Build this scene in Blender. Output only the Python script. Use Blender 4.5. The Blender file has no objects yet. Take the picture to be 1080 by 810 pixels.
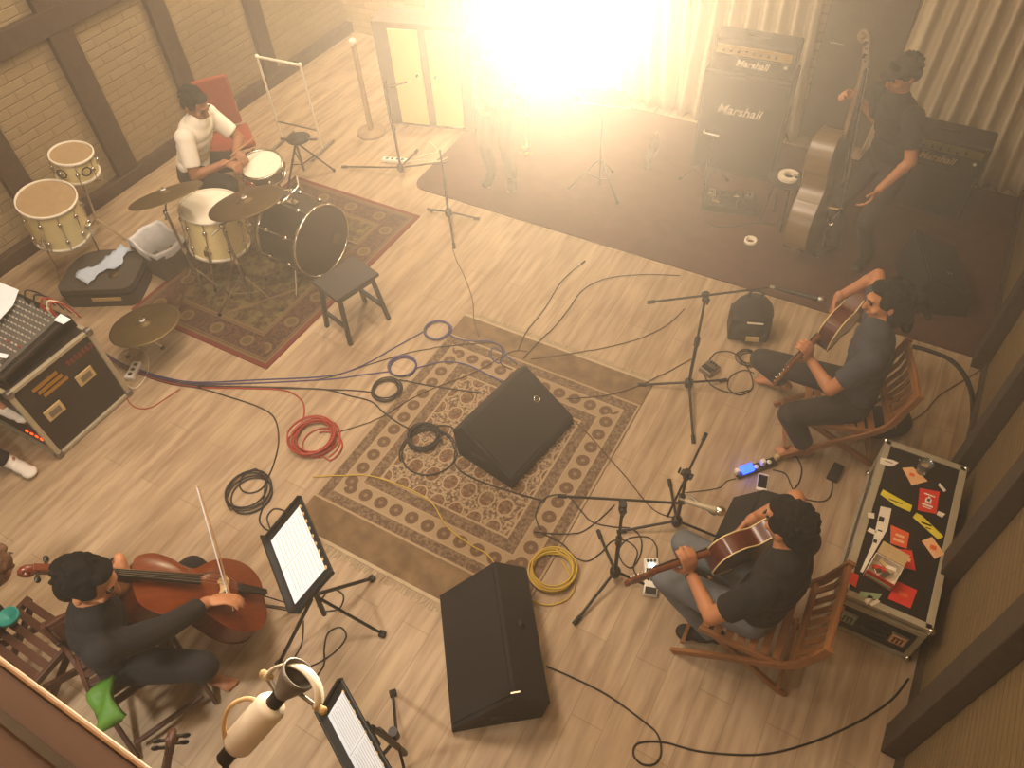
import bpy, math, random
import numpy as np
from mathutils import Vector as V, Matrix
random.seed(7)
PI = math.pi
scene = bpy.context.scene
COL = scene.collection
# ---------------------------------------------------------------- camera
CAM_Z = 4.4
FPX = 800.0
ROT = np.array([[0.8713, 0.3420, -0.3520], [0.4883, -0.6759, 0.5520], [-0.0491, -0.6529, -0.7559]])
u_, s_, vt_ = np.linalg.svd(ROT); ROT = u_ @ vt_
cam_data = bpy.data.cameras.new('camera')
cam = bpy.data.objects.new('camera', cam_data); COL.objects.link(cam)
cam_data.sensor_width = 36; cam_data.lens = FPX / 1080 * 36; cam_data.clip_start = .02
cm = Matrix.Identity(4)
for i in range(3):
    cm[i][0] = ROT[i, 0]; cm[i][1] = -ROT[i, 1]; cm[i][2] = -ROT[i, 2]
cm[2][3] = CAM_Z
cam.matrix_world = cm
scene.camera = cam
# ---------------------------------------------------------------- view, world haze added to stand in for lens glare
scene.view_settings.view_transform = 'Standard'
scene.view_settings.look = 'None'
scene.view_settings.gamma = 1
scene.view_settings.use_curve_mapping = False
scene.view_settings.exposure = 0.0
scene.cycles.use_denoising = True
scene.cycles.max_bounces = 6
scene.cycles.volume_bounces = 1
w = bpy.data.worlds.new('world'); scene.world = w; w.use_nodes = True
nt = w.node_tree; nt.nodes.clear()
wo = nt.nodes.new('ShaderNodeOutputWorld'); bg = nt.nodes.new('ShaderNodeBackground')
bg.inputs[0].default_value = (.9, .62, .36, 1); bg.inputs[1].default_value = 0.02
nt.links.new(bg.outputs[0], wo.inputs[0])
vs = nt.nodes.new('ShaderNodeVolumeScatter')
vs.inputs['Color'].default_value = (1, .93, .80, 1); vs.inputs['Density'].default_value = GLARE_HAZE = 0.011  # thin scatter volume imitating the veil of lens glare round the lamp
vs.inputs['Anisotropy'].default_value = 0.70
nt.links.new(vs.outputs[0], wo.inputs[1])
# ---------------------------------------------------------------- room lamps and an added wall wash
def area(name, loc, size, power, color, target=None):
    l = bpy.data.lights.new(name, 'AREA'); l.shape = 'DISK'; l.size = size; l.energy = power; l.color = color
    o = bpy.data.objects.new(name, l); o.location = loc; COL.objects.link(o)
    if target is not None:
        o.rotation_euler = (V(target) - V(loc)).to_track_quat('-Z', 'Y').to_euler()
    return o
WARM = (1.0, .81, .64)
area('ceiling_lamp_light', (-3.2, 2.3, 5.1), 1.2, 135, WARM)
area('ceiling_lamp_light', (-5.4, 4.4, 5.1), 0.9, 42, WARM)
area('ceiling_lamp_light', (-1.9, 0.9, 5.1), 0.8, 42, WARM)
area('left_wall_fill_light', (-5.2, 6.5, 4.6), .5, 150, (1, .80, .56), (-6.9, 5.6, 1.6))  # added fill brightening the upper left wall, no known lamp there
LAMP_P = (-3.35, 6.9, 1.12)

# ---------------------------------------------------------------- helpers
def at(px, py, z=0.0):
    d = ROT @ np.array([px - 540, py - 405, FPX]); t = (z - CAM_Z) / d[2]
    return V((d[0] * t, d[1] * t, z))

class MB:
    def __init__(s): s.v = []; s.f = []; s.sm = []; s.mi = []; s.M = Matrix.Identity(4)
    def add(s, vs, fs, smooth=False, mi=0):
        b = len(s.v); s.v += [tuple(s.M @ V(p)) for p in vs]
        for f in fs: s.f.append([b + i for i in f]); s.sm.append(smooth); s.mi.append(mi)
        return s
    def box(s, c, d, R=None, mi=0, taper=1.0):
        x, y, z = d[0] / 2, d[1] / 2, d[2] / 2
        p = [V((sx * x * (taper if sz > 0 else 1), sy * y * (taper if sz > 0 else 1), sz * z)) for sz in (-1, 1) for sy in (-1, 1) for sx in (-1, 1)]
        if R is not None: p = [R @ q for q in p]
        c = V(c)
        return s.add([q + c for q in p], [(0, 2, 3, 1), (4, 5, 7, 6), (0, 1, 5, 4), (2, 6, 7, 3), (0, 4, 6, 2), (1, 3, 7, 5)], mi=mi)
    def bar(s, a, b, w, h, up=(0, 0, 1), mi=0):
        a, b = V(a), V(b); d = (b - a); L = d.length; d = d / max(L, 1e-6); up = V(up)
        x = d.cross(up)
        if x.length < 1e-4: x = d.cross(V((1, 0, 0)))
        x.normalize(); z = x.cross(d)
        R = Matrix((x, d, z)).transposed()
        return s.box((a + b) / 2, (w, L, h), R, mi)
    def cyl(s, a, b, r, r2=None, n=12, cap=True, mi=0, smooth=True):
        a, b = V(a), V(b); r2 = r if r2 is None else r2; d = (b - a).normalized()
        x = d.orthogonal().normalized(); y = d.cross(x)
        vs = []
        for p, rr in ((a, r), (b, r2)):
            vs += [p + (x * math.cos(2 * PI * k / n) + y * math.sin(2 * PI * k / n)) * rr for k in range(n)]
        s.add(vs, [(k, (k + 1) % n, n + (k + 1) % n, n + k) for k in range(n)], smooth, mi)
        if cap:
            s.add(vs, [tuple(range(n))[::-1], tuple(range(n, 2 * n))], False, mi)
        return s
    def tube(s, pts, r, n=8, closed=False, mi=0, cap=True):
        pts = [V(p) for p in pts]; m = len(pts); rr = r if isinstance(r, (list, tuple)) else [r] * m
        rings = []; x = None
        for i, p in enumerate(pts):
            if closed: d = pts[(i + 1) % m] - pts[i - 1]
            else: d = pts[min(i + 1, m - 1)] - pts[max(i - 1, 0)]
            if d.length < 1e-9: d = V((0, 0, 1))
            d.normalize()
            if x is None: x = d.orthogonal().normalized()
            else:
                x = x - d * x.dot(d)
                x = x.normalized() if x.length > 1e-6 else d.orthogonal().normalized()
            y = d.cross(x)
            rings.append([p + (x * math.cos(2 * PI * k / n) + y * math.sin(2 * PI * k / n)) * rr[i] for k in range(n)])
        vs = [q for g in rings for q in g]; fs = []
        for i in range(m if closed else m - 1):
            j = (i + 1) % m
            fs += [(i * n + k, i * n + (k + 1) % n, j * n + (k + 1) % n, j * n + k) for k in range(n)]
        s.add(vs, fs, True, mi)
        if not closed and cap: s.add(vs, [tuple(range(n))[::-1], tuple(range((m - 1) * n, m * n))], False, mi)
        return s
    def lathe(s, prof, n=24, c=(0, 0, 0), axis=(0, 0, 1), mi=0, smooth=True):
        d = V(axis).normalized(); x = d.orthogonal().normalized(); y = d.cross(x); c = V(c); m = len(prof)
        vs = [c + d * z + (x * math.cos(2 * PI * k / n) + y * math.sin(2 * PI * k / n)) * r for r, z in prof for k in range(n)]
        fs = [(i * n + k, i * n + (k + 1) % n, (i + 1) * n + (k + 1) % n, (i + 1) * n + k) for i in range(m - 1) for k in range(n)]
        return s.add(vs, fs, smooth, mi)
    def prism(s, poly, z0, z1, mi=0, M=None, smooth=False):
        n = len(poly); vs = [V((x, y, z0)) for x, y in poly] + [V((x, y, z1)) for x, y in poly]
        if M is not None: vs = [M @ p for p in vs]
        s.add(vs, [tuple(range(n))[::-1], tuple(range(n, 2 * n))], False, mi)
        return s.add(vs, [(k, (k + 1) % n, n + (k + 1) % n, n + k) for k in range(n)], smooth, mi)
    def ell(s, c, r, n=12, R=None, mi=0):
        c = V(c); r = (r, r, r) if isinstance(r, (int, float)) else r; m = max(6, n // 2 + 1); vs = []
        for i in range(m + 1):
            t = PI * i / m
            for k in range(n):
                p = V((r[0] * math.sin(t) * math.cos(2 * PI * k / n), r[1] * math.sin(t) * math.sin(2 * PI * k / n), r[2] * math.cos(t)))
                vs.append(c + (R @ p if R is not None else p))
        fs = [(i * n + k, (i + 1) * n + k, (i + 1) * n + (k + 1) % n, i * n + (k + 1) % n) for i in range(m) for k in range(n)]
        return s.add(vs, fs, True, mi)
    def limb(s, a, b, ra, rb, n=12):
        s.cyl(a, b, ra, rb, n); s.ell(a, ra, n); s.ell(b, rb, n); return s
    def mesh(s, name):
        me = bpy.data.meshes.new(name); me.from_pydata(s.v, [], s.f)
        me.polygons.foreach_set('use_smooth', s.sm); me.polygons.foreach_set('material_index', s.mi)
        me.validate(); me.update(); return me
    def build(s, name, mats, parent=None, bevel=0, loc=None):
        me = s.mesh(name)
        for m in (mats if isinstance(mats, (list, tuple)) else [mats]): me.materials.append(m)
        o = bpy.data.objects.new(name, me); COL.objects.link(o)
        if parent is not None: o.parent = parent
        if loc is not None:
            L = V(loc); me.transform(Matrix.Translation(-L)); o.location = L
        if bevel:
            b = o.modifiers.new('bevel', 'BEVEL'); b.width = bevel; b.segments = 2; b.limit_method = 'ANGLE'; b.angle_limit = .6
        return o
    def organic(s, name, m, parent, voxel=.008, it=4, fac=.5):
        me = s.mesh(name + '_raw'); t = bpy.data.objects.new('tmp', me); COL.objects.link(t)
        r = t.modifiers.new('r', 'REMESH'); r.mode = 'VOXEL'; r.voxel_size = voxel; r.use_smooth_shade = True
        if it:
            q = t.modifiers.new('s', 'SMOOTH'); q.factor = fac; q.iterations = it
        dg = bpy.context.evaluated_depsgraph_get()
        out = bpy.data.meshes.new_from_object(t.evaluated_get(dg)); out.name = name
        bpy.data.objects.remove(t); bpy.data.meshes.remove(me)
        out.materials.clear(); out.materials.append(m)
        out.polygons.foreach_set('use_smooth', [True] * len(out.polygons))
        o = bpy.data.objects.new(name, out); COL.objects.link(o); o.parent = parent
        return o

def tag(o, label, cat, group=None, kind=None):
    o['label'] = label; o['category'] = cat
    if group: o['group'] = group
    if kind: o['kind'] = kind
    return o
def thing(name, label, cat, loc=(0, 0, 0), rz=0, group=None, M=None):
    o = bpy.data.objects.new(name, None); COL.objects.link(o); o.empty_display_size = .1
    if M is not None: o.matrix_world = M
    else: o.location = loc; o.rotation_euler = (0, 0, rz)
    return tag(o, label, cat, group)
def struct(name, mb, m, bevel=0):
    o = mb.build(name, m, bevel=bevel); o['kind'] = 'structure'; return o
def dup(root, loc=None, rz=None, label=None, group=None, M=None):
    r = root.copy(); COL.objects.link(r)
    if M is not None: r.matrix_world = M
    if loc is not None: r.location = loc
    if rz is not None: r.rotation_euler = (0, 0, rz)
    if label: r['label'] = label
    if group: r['group'] = group
    for ch in list(root.children):
        c = ch.copy(); COL.objects.link(c); c.parent = r
        for g in ch.children:
            d = g.copy(); COL.objects.link(d); d.parent = c
    return r
def frame(o, xd, zd):
    """matrix with local z along zd, local x as near xd as possible"""
    z = V(zd).normalized(); x = V(xd); x = (x - z * x.dot(z)).normalized(); y = z.cross(x)
    M = Matrix.Identity(4)
    for i in range(3): M[i][0] = x[i]; M[i][1] = y[i]; M[i][2] = z[i]; M[i][3] = o[i]
    return M
def spline(pts, n=8, closed=False):
    P = [V(p) for p in pts]; out = []; m = len(P)
    for i in range(m if closed else m - 1):
        if closed: a, b, c, d = P[i - 1], P[i], P[(i + 1) % m], P[(i + 2) % m]
        else: a, b, c, d = P[max(i - 1, 0)], P[i], P[i + 1], P[min(i + 2, m - 1)]
        for k in range(n):
            t = k / n
            out.append(.5 * ((2 * b) + (c - a) * t + (2 * a - 5 * b + 4 * c - d) * t * t + (3 * b - a - 3 * c + d) * t ** 3))
    if not closed: out.append(P[-1])
    return out

# ---------------------------------------------------------------- materials
def lin(c): return tuple((x / 12.92 if x <= .04045 else ((x + .055) / 1.055) ** 2.4) for x in c)
class E:
    """tiny expression builder over math nodes"""
    def __init__(s, nt, o): s.nt = nt; s.o = o
    def op(s, kind, *a, clamp=False):
        n = s.nt.nodes.new('ShaderNodeMath'); n.operation = kind; n.use_clamp = clamp
        for i, x in enumerate((s,) + a):
            if isinstance(x, E): s.nt.links.new(x.o, n.inputs[i])
            else: n.inputs[i].default_value = x
        return E(s.nt, n.outputs[0])
    def __add__(s, b): return s.op('ADD', b)
    def __sub__(s, b): return s.op('SUBTRACT', b)
    def __mul__(s, b): return s.op('MULTIPLY', b)
    def __truediv__(s, b): return s.op('DIVIDE', b)
    def lt(s, b): return s.op('LESS_THAN', b)
    def gt(s, b): return s.op('GREATER_THAN', b)
    def mn(s, b): return s.op('MINIMUM', b)
    def mx(s, b): return s.op('MAXIMUM', b)
    def ab(s): return s.op('ABSOLUTE')
    def fr(s): return s.op('FRACT')
    def fl(s): return s.op('FLOOR')
    def sq(s): return s.op('SQRT')
    def inv(s): return E.const(s.nt, 1.0) - s
    @staticmethod
    def const(nt, v):
        n = nt.nodes.new('ShaderNodeValue'); n.outputs[0].default_value = v; return E(nt, n.outputs[0])
def mixc(nt, fac, a, b):
    n = nt.nodes.new('ShaderNodeMix'); n.data_type = 'RGBA'
    nt.links.new(fac.o, n.inputs[0]) if isinstance(fac, E) else setattr(n.inputs[0], 'default_value', fac)
    for i, x in ((6, a), (7, b)):
        if isinstance(x, tuple): n.inputs[i].default_value = (*x[:3], 1)
        else: nt.links.new(x, n.inputs[i])
    return n.outputs[2]
def newmat(name):
    m = bpy.data.materials.new(name); m.use_nodes = True; nt = m.node_tree
    return m, nt, nt.nodes['Principled BSDF']
def coords(nt, scale=(1, 1, 1), kind='Object'):
    t = nt.nodes.new('ShaderNodeTexCoord'); mp = nt.nodes.new('ShaderNodeMapping'); mp.inputs['Scale'].default_value = scale
    nt.links.new(t.outputs[kind], mp.inputs[0]); return mp.outputs[0]
def xyz(nt, vec):
    s = nt.nodes.new('ShaderNodeSeparateXYZ'); nt.links.new(vec, s.inputs[0]); return [E(nt, o) for o in s.outputs]
def noise(nt, vec, scale, detail=3):
    n = nt.nodes.new('ShaderNodeTexNoise'); n.inputs['Scale'].default_value = scale; n.inputs['Detail'].default_value = detail
    nt.links.new(vec, n.inputs['Vector']); return E(nt, n.outputs[0])
def bump(nt, bs, h, strength=.3, dist=.01):
    b = nt.nodes.new('ShaderNodeBump'); b.inputs['Strength'].default_value = strength; b.inputs['Distance'].default_value = dist
    nt.links.new(h.o, b.inputs['Height']); nt.links.new(b.outputs[0], bs.inputs['Normal'])
def mat(name, c, rough=.6, metal=0, var=.12, vs=18, stretch=(1, 1, 1), emit=None, alpha=1, trans=0, bmp=0, spec=None):
    m, nt, bs = newmat(name); c = lin(c)
    vec = coords(nt, stretch); nz = noise(nt, vec, vs)
    dark = tuple(x * (1 - var * 1.6) for x in c); light = tuple(min(1, x * (1 + var)) for x in c)
    nt.links.new(mixc(nt, nz, dark, light), bs.inputs['Base Color'])
    bs.inputs['Roughness'].default_value = rough; bs.inputs['Metallic'].default_value = metal
    if spec is not None: bs.inputs['Specular IOR Level'].default_value = spec
    if emit: bs.inputs['Emission Color'].default_value = (*lin(emit[0]), 1); bs.inputs['Emission Strength'].default_value = emit[1]
    if trans: bs.inputs['Transmission Weight'].default_value = trans
    if bmp: bump(nt, bs, nz, bmp, .004)
    return m
M = {}
def defm(k, *a, **b): M[k] = mat(k, *a, **b)
defm('black_metal', (.06, .05, .045), .5, .1)
defm('black_plastic', (.06, .05, .045), .5)
defm('black_rubber', (.075, .07, .065), .75)
defm('black_cloth', (.075, .07, .075), .95, var=.2, vs=60, bmp=.3)
defm('speaker_black', (.055, .04, .035), .85, var=.15, vs=120, bmp=.2)
defm('grille_black', (.07, .05, .042), .9, var=.35, vs=400)
defm('chrome', (.82, .80, .76), .18, 1, var=.03)
defm('steel', (.55, .53, .5), .35, .9, var=.05)
defm('alu', (.68, .64, .54), .45, .25, var=.08)
defm('white_paint', (.88, .85, .78), .45, var=.03)
defm('white_plastic', (.88, .86, .82), .4, var=.03)
defm('paper', (.90, .93, .97), .7, var=.03)
defm('cream_wrap', (.88, .82, .60), .35, var=.05)
defm('drum_head', (.90, .87, .80), .5, var=.06)
defm('drum_inside', (.62, .52, .38), .6, var=.1)
defm('bass_drum_black', (.16, .13, .10), .4, var=.1)
defm('bronze', (.40, .335, .20), .5, .7, var=.2, vs=6)
defm('dark_bronze', (.36, .29, .17), .5, .7, var=.25, vs=6)
defm('skin', (.68, .46, .31), .55, var=.06)
defm('skin_dark', (.56, .37, .24), .55, var=.06)
defm('hair', (.055, .045, .04), .85, var=.4, vs=90, stretch=(1, 1, .2), bmp=.4, spec=.15)
defm('hair_brown', (.42, .29, .19), .7, var=.3, vs=90)
defm('eye', (.05, .04, .04), .2)
defm('lips', (.50, .28, .21), .5)
defm('jeans', (.40, .42, .44), .9, var=.18, vs=25, bmp=.3)
defm('navy_tee', (.21, .22, .26), .9, var=.15, vs=25, bmp=.3)
defm('black_tee', (.06, .05, .055), .9, var=.15, vs=25, bmp=.3)
defm('dark_trousers', (.15, .13, .13), .9, var=.15, vs=25, bmp=.3)
defm('white_tee', (.93, .91, .86), .9, var=.05, vs=20, bmp=.3)
defm('sock', (.88, .85, .80), .9, var=.05)
defm('cello_front', (.47, .21, .07), .22, var=.25, vs=9, stretch=(6, 1, 6))
defm('cello_side', (.38, .15, .05), .3, var=.25, vs=9, stretch=(1, 6, 1))
defm('ebony', (.085, .07, .06), .35)
defm('bridge_wood', (.80, .68, .48), .5)
defm('bow_wood', (.62, .45, .28), .4)
defm('string', (.75, .72, .66), .3, .9)
defm('bass_rib', (.42, .335, .20), .3, var=.2, vs=7, stretch=(1, 5, 1))
defm('bass_front', (.30, .19, .10), .35, var=.2)
defm('guitar_side', (.34, .13, .06), .2, var=.3, vs=12, stretch=(1, 4, 1))
defm('guitar_top', (.72, .46, .22), .3, var=.15, vs=14, stretch=(8, 1, 8))
defm('guitar_neck', (.42, .22, .11), .4)
defm('binding', (.90, .80, .58), .4)
defm('chair_wood', (.55, .36, .19), .5, var=.25, vs=10, stretch=(1, 1, 6))
defm('chair_dark', (.30, .17, .10), .5, var=.25, vs=10)
defm('stool_black', (.15, .125, .11), .55, var=.15)
defm('red_cloth', (.56, .24, .15), .8)
defm('red_cable', (.62, .17, .10), .5)
defm('blue_cable', (.22, .22, .43), .5)
defm('yellow_cable', (.72, .60, .16), .5)
defm('black_cable', (.11, .09, .08), .6)
defm('brown_cable', (.30, .20, .13), .6)
defm('white_cable', (.85, .80, .70), .5)
defm('grey_tub', (.34, .31, .26), .7)
defm('case_grey', (.25, .225, .195), .8)
defm('liner', (.80, .80, .80), .5)
defm('blue_cloth', (.70, .76, .84), .8)
defm('label_tan', (.75, .65, .45), .7)
defm('green_bag', (.33, .52, .16), .6)
defm('turquoise', (.16, .62, .58), .5)
defm('mixer_grey', (.36, .35, .33), .5, var=.08)
defm('knob', (.75, .72, .68), .4)
defm('knob_red', (.7, .12, .08), .4)
defm('red_sticker', (.82, .18, .10), .5)
defm('orange_sticker', (.85, .36, .18), .5)
defm('yellow_sticker', (.86, .80, .22), .5)
defm('white_sticker', (.90, .86, .78), .5)
defm('peach_sticker', (.90, .70, .50), .5)
defm('green_sticker', (.58, .66, .50), .5)
defm('case_laminate', (.075, .062, .06), .4, var=.2, vs=80)
defm('rack_laminate', (.14, .095, .07), .6, var=.2, vs=60)
defm('gold', (.72, .55, .22), .35, .8)
defm('amp_tolex', (.13, .11, .10), .75, var=.2, vs=150, bmp=.3)
defm('amp_panel', (.66, .54, .30), .35, .5)
defm('amp_panel_green', (.40, .38, .14), .4, .2)
defm('stage_carpet', (.29, .165, .12), .95, var=.25, vs=8, bmp=.4)
defm('dark_timber', (.27, .20, .14), .75, var=.25, vs=14)
defm('timber_right', (.26, .21, .15), .8, var=.3, vs=30)
defm('door_dark', (.33, .29, .25), .7, var=.1)
defm('panel_cream', (.90, .80, .52), .7, var=.04)
defm('column_wood', (.60, .50, .38), .7)
defm('ledge_brown', (.33, .22, .14), .65, var=.2, vs=7)
defm('ledge_trim', (.58, .45, .31), .5, var=.15, vs=10)
defm('ceiling_white', (.80, .74, .64), .9, var=.05)
defm('led_red', (1, .25, .1), .4, emit=((1, .22, .05), 6))
defm('led_blue', (.1, .2, 1), .4, emit=((.10, .22, 1), 9))
defm('led_white', (1, 1, 1), .4, emit=((.93, .95, 1), 14))
defm('screen_dark', (.07, .06, .06), .15)
defm('lens_glow', (1, .9, .7), .3, emit=((1, .90, .66), 60))
defm('glass_smoke', (.85, .85, .82), .08, trans=.92)
defm('reflector', (.42, .40, .37), .4, .2)
defm('dull_red', (.42, .13, .09), .6)
defm('fringe_wool', (.68, .61, .50), .9)
defm('tape_white', (.92, .88, .80), .6)
defm('brass', (.80, .62, .28), .22, 1)
# ---------------------------------------------------------------- setting
XL, XR, YB, YF, ZC = -6.98, 1.05, 7.6, -2.6, 5.5
def floor_material():
    m, nt, bs = newmat('floor_planks')
    t = nt.nodes.new('ShaderNodeTexCoord'); mp = nt.nodes.new('ShaderNodeMapping'); mp.inputs['Rotation'].default_value = (0, 0, PI / 2)
    nt.links.new(t.outputs['Object'], mp.inputs[0])
    b = nt.nodes.new('ShaderNodeTexBrick'); nt.links.new(mp.outputs[0], b.inputs['Vector'])
    b.inputs['Scale'].default_value = 1; b.inputs['Brick Width'].default_value = 1.25; b.inputs['Row Height'].default_value = .19
    b.inputs['Mortar Size'].default_value = .0035; b.offset = .37; b.inputs['Mortar Smooth'].default_value = .6
    b.inputs['Color1'].default_value = (*lin((.69, .60, .485)), 1); b.inputs['Color2'].default_value = (*lin((.645, .555, .445)), 1)
    b.inputs['Mortar'].default_value = (*lin((.56, .47, .36)), 1); b.inputs['Bias'].default_value = -.1
    v2 = coords(nt, (13, 1.5, 1)); g = noise(nt, v2, 1.5, 6); g2 = noise(nt, coords(nt, (3.2, .5, 1)), 1.2, 2)
    k = (g - .5) * 3.2 + .38
    c1 = mixc(nt, (k.mn(1.0).mx(0.0)) * .62, b.outputs[0], lin((.46, .365, .265)))
    c2 = mixc(nt, ((g2 - .55) * 4).mn(1.0).mx(0.0) * .5, c1, lin((.80, .71, .56)))
    nt.links.new(c2, bs.inputs['Base Color']); bs.inputs['Roughness'].default_value = .62
    bump(nt, bs, g, .08, .004); return m
def brick_material(name, c1, c2, mc, bw, rh, side=True, strength=.6):
    m, nt, bs = newmat(name); x, y, z = xyz(nt, coords(nt))
    cb = nt.nodes.new('ShaderNodeCombineXYZ'); nt.links.new((y if side else x).o, cb.inputs[0]); nt.links.new(z.o, cb.inputs[1])
    b = nt.nodes.new('ShaderNodeTexBrick'); nt.links.new(cb.outputs[0], b.inputs['Vector'])
    b.inputs['Scale'].default_value = 1; b.inputs['Brick Width'].default_value = bw; b.inputs['Row Height'].default_value = rh
    b.inputs['Mortar Size'].default_value = .007; b.inputs['Mortar Smooth'].default_value = .9
    b.inputs['Color1'].default_value = (*lin(c1), 1); b.inputs['Color2'].default_value = (*lin(c2), 1); b.inputs['Mortar'].default_value = (*lin(mc), 1)
    n = noise(nt, coords(nt, (1, 1, 1)), 3, 4)
    nt.links.new(mixc(nt, n * .35, b.outputs[0], lin(mc)), bs.inputs['Base Color'])
    h = E(nt, b.outputs['Fac']).inv() + noise(nt, coords(nt), 26, 3) * .5
    bump(nt, bs, h, strength, .012); bs.inputs['Roughness'].default_value = .8
    return m
struct('floor', MB().box(((XL + XR) / 2, (YB + YF) / 2, -.05), (XR - XL + .4, YB - YF + .4, .1)), floor_material())
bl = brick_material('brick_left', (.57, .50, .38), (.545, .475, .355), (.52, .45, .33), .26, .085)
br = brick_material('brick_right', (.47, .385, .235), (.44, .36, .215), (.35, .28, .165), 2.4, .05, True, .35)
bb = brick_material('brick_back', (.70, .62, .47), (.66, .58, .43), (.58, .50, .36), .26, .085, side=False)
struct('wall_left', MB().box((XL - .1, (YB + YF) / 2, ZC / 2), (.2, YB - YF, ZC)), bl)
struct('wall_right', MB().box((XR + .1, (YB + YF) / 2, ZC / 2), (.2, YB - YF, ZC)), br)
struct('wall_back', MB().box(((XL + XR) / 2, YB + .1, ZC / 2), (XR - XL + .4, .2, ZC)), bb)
struct('wall_front', MB().box(((XL + XR) / 2, YF - .1, ZC / 2), (XR - XL + .4, .2, ZC)), M['ceiling_white'])
struct('ceiling', MB().box(((XL + XR) / 2, (YB + YF) / 2, ZC + .06), (XR - XL + .4, YB - YF + .4, .12)), M['ceiling_white'])
# dark timber framing
k = 0
def trim(c, d, m, bevel=.006):
    global k
    k += 1; struct('trim_%d' % k, MB().box(c, d), M[m], bevel)
for y, wd in ((3.86, .24), (4.91, .2), (2.84, .22), (1.7, .22), (6.1, .2)):
    trim((XL + .035, y, ZC / 2 + .05), (.07, wd, ZC - .1), 'dark_timber')
trim((XL + .04, (YB + YF) / 2, 1.66), (.075, YB - YF, .2), 'dark_timber')
struct('baseboard_left', MB().box((XL + .05, (YB + YF) / 2, .065), (.1, YB - YF, .13)), M['dark_timber'], .008)
for y in (3.82, 2.86, 1.93, 5.0):
    trim((XR - .05, y, ZC / 2), (.1, .16, ZC), 'timber_right')
struct('baseboard_right', MB().box((XR - .012, (YB + YF) / 2, .04), (.024, YB - YF, .08)), M['timber_right'])
# dark doorway between the curtains
d = MB().box((-.72, YB - .03, 1.15), (.72, .06, 2.3)); o = struct('door_1', d, M['door_dark'], .005)
h = MB().cyl((-.98, YB - .06, 1.0), (-.98, YB - .12, 1.0), .012).cyl((-.98, YB - .12, 1.0), (-.87, YB - .12, 1.0), .01)
h.build('door_handle', M['steel'], o)
# gallery parapet under the camera
struct('trim_20', MB().box((-1.6, -.20, 3.33), (5.2, .34, .06)).box((-1.6, -.33, 3.1), (5.2, .06, .5)), M['ledge_brown'], .004)
struct('trim_21', MB().box((-1.6, -.026, 3.352), (5.2, .008, .03)), M['ledge_trim'], .005)
struct('trim_22', MB().box((-1.6, -.075, 3.364), (5.2, .012, .01)), M['timber_right'])
struct('floor_gallery', MB().box(((XL + XR) / 2, -1.5, 2.95), (XR - XL, 2.2, .14)), M['ledge_brown'])
area('under_gallery_lamp_light', (-2.7, -.9, 2.85), .3, 60, (1, .93, .82), (-2.7, -.1, 0))

# ---------------------------------------------------------------- curtains
def curtain_mat():
    m, nt, bs = newmat('curtain'); n = noise(nt, coords(nt, (30, 30, 1)), 4)
    nt.links.new(mixc(nt, n, lin((.80, .74, .62)), lin((.90, .85, .74))), bs.inputs['Base Color'])
    bs.inputs['Roughness'].default_value = .8
    tr = nt.nodes.new('ShaderNodeBsdfTranslucent'); tr.inputs[0].default_value = (*lin((.85, .78, .64)), 1)
    mx = nt.nodes.new('ShaderNodeMixShader'); mx.inputs[0].default_value = .3
    nt.links.new(bs.outputs[0], mx.inputs[1]); nt.links.new(tr.outputs[0], mx.inputs[2])
    nt.links.new(mx.outputs[0], nt.nodes['Material Output'].inputs[0]); return m
CM = curtain_mat()
def curtain(x0, x1, y, h, folds, seed, label, lean=0):
    rnd = random.Random(seed); nx, nz = folds * 10, 24; mb = MB(); vs = []
    ph = [rnd.uniform(-.5, .5) for _ in range(folds + 2)]; am = [rnd.uniform(.7, 1.25) for _ in range(folds + 2)]
    for j in range(nz + 1):
        t = j / nz; z = .02 + (h - .02) * t; fl_ = 1 + .12 * (1 - t) ** 2
        for i in range(nx + 1):
            s = i / nx; f = s * folds; q = int(f); a = am[q] * (1 - (f - q)) + am[q + 1] * (f - q)
            x = (x0 + x1) / 2 + (s - .5) * (x1 - x0) * fl_ * (1 - .06 * math.sin(t * PI)) + lean * t
            vs.append((x, y + .06 * a * math.sin(2 * PI * f + ph[q] * .0 + .5 * math.sin(3 * t + q)) - .02 * math.sin(5 * t + f), z))
    W = nx + 1
    mb.add(vs, [(j * W + i, j * W + i + 1, (j + 1) * W + i + 1, (j + 1) * W + i) for j in range(nz) for i in range(nx)], True)
    t = thing('curtain', label, 'curtain', ((x0 + x1) / 2, y, 0), 0, 'pale curtains along the back wall')
    o = mb.build('drape', CM, t); o.data.transform(Matrix.Translation(-t.location))
    so = o.modifiers.new('s', 'SOLIDIFY'); so.thickness = .006
    hd = MB().box((0, 0, h + .01), (abs(x1 - x0), .05, .06)); hd.build('heading_tape', M['white_paint'], t)
    return t
curtain(-5.5, -3.98, 7.42, 3.3, 11, 1, 'white curtain glowing behind the bright lamp at the back of the room')
curtain(-3.98, -2.34, 7.42, 3.3, 10, 2, 'white curtain just left of the tall guitar amp stack, hem visible beside the amp')
curtain(-2.34, -1.12, 7.42, 3.3, 8, 3, 'white curtain hanging behind the tall guitar amp stack, ending at the dark doorway')
curtain(-.34, .98, 7.36, 3.3, 9, 4, 'pale pleated curtain in the upper right corner behind the low amp')

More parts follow.
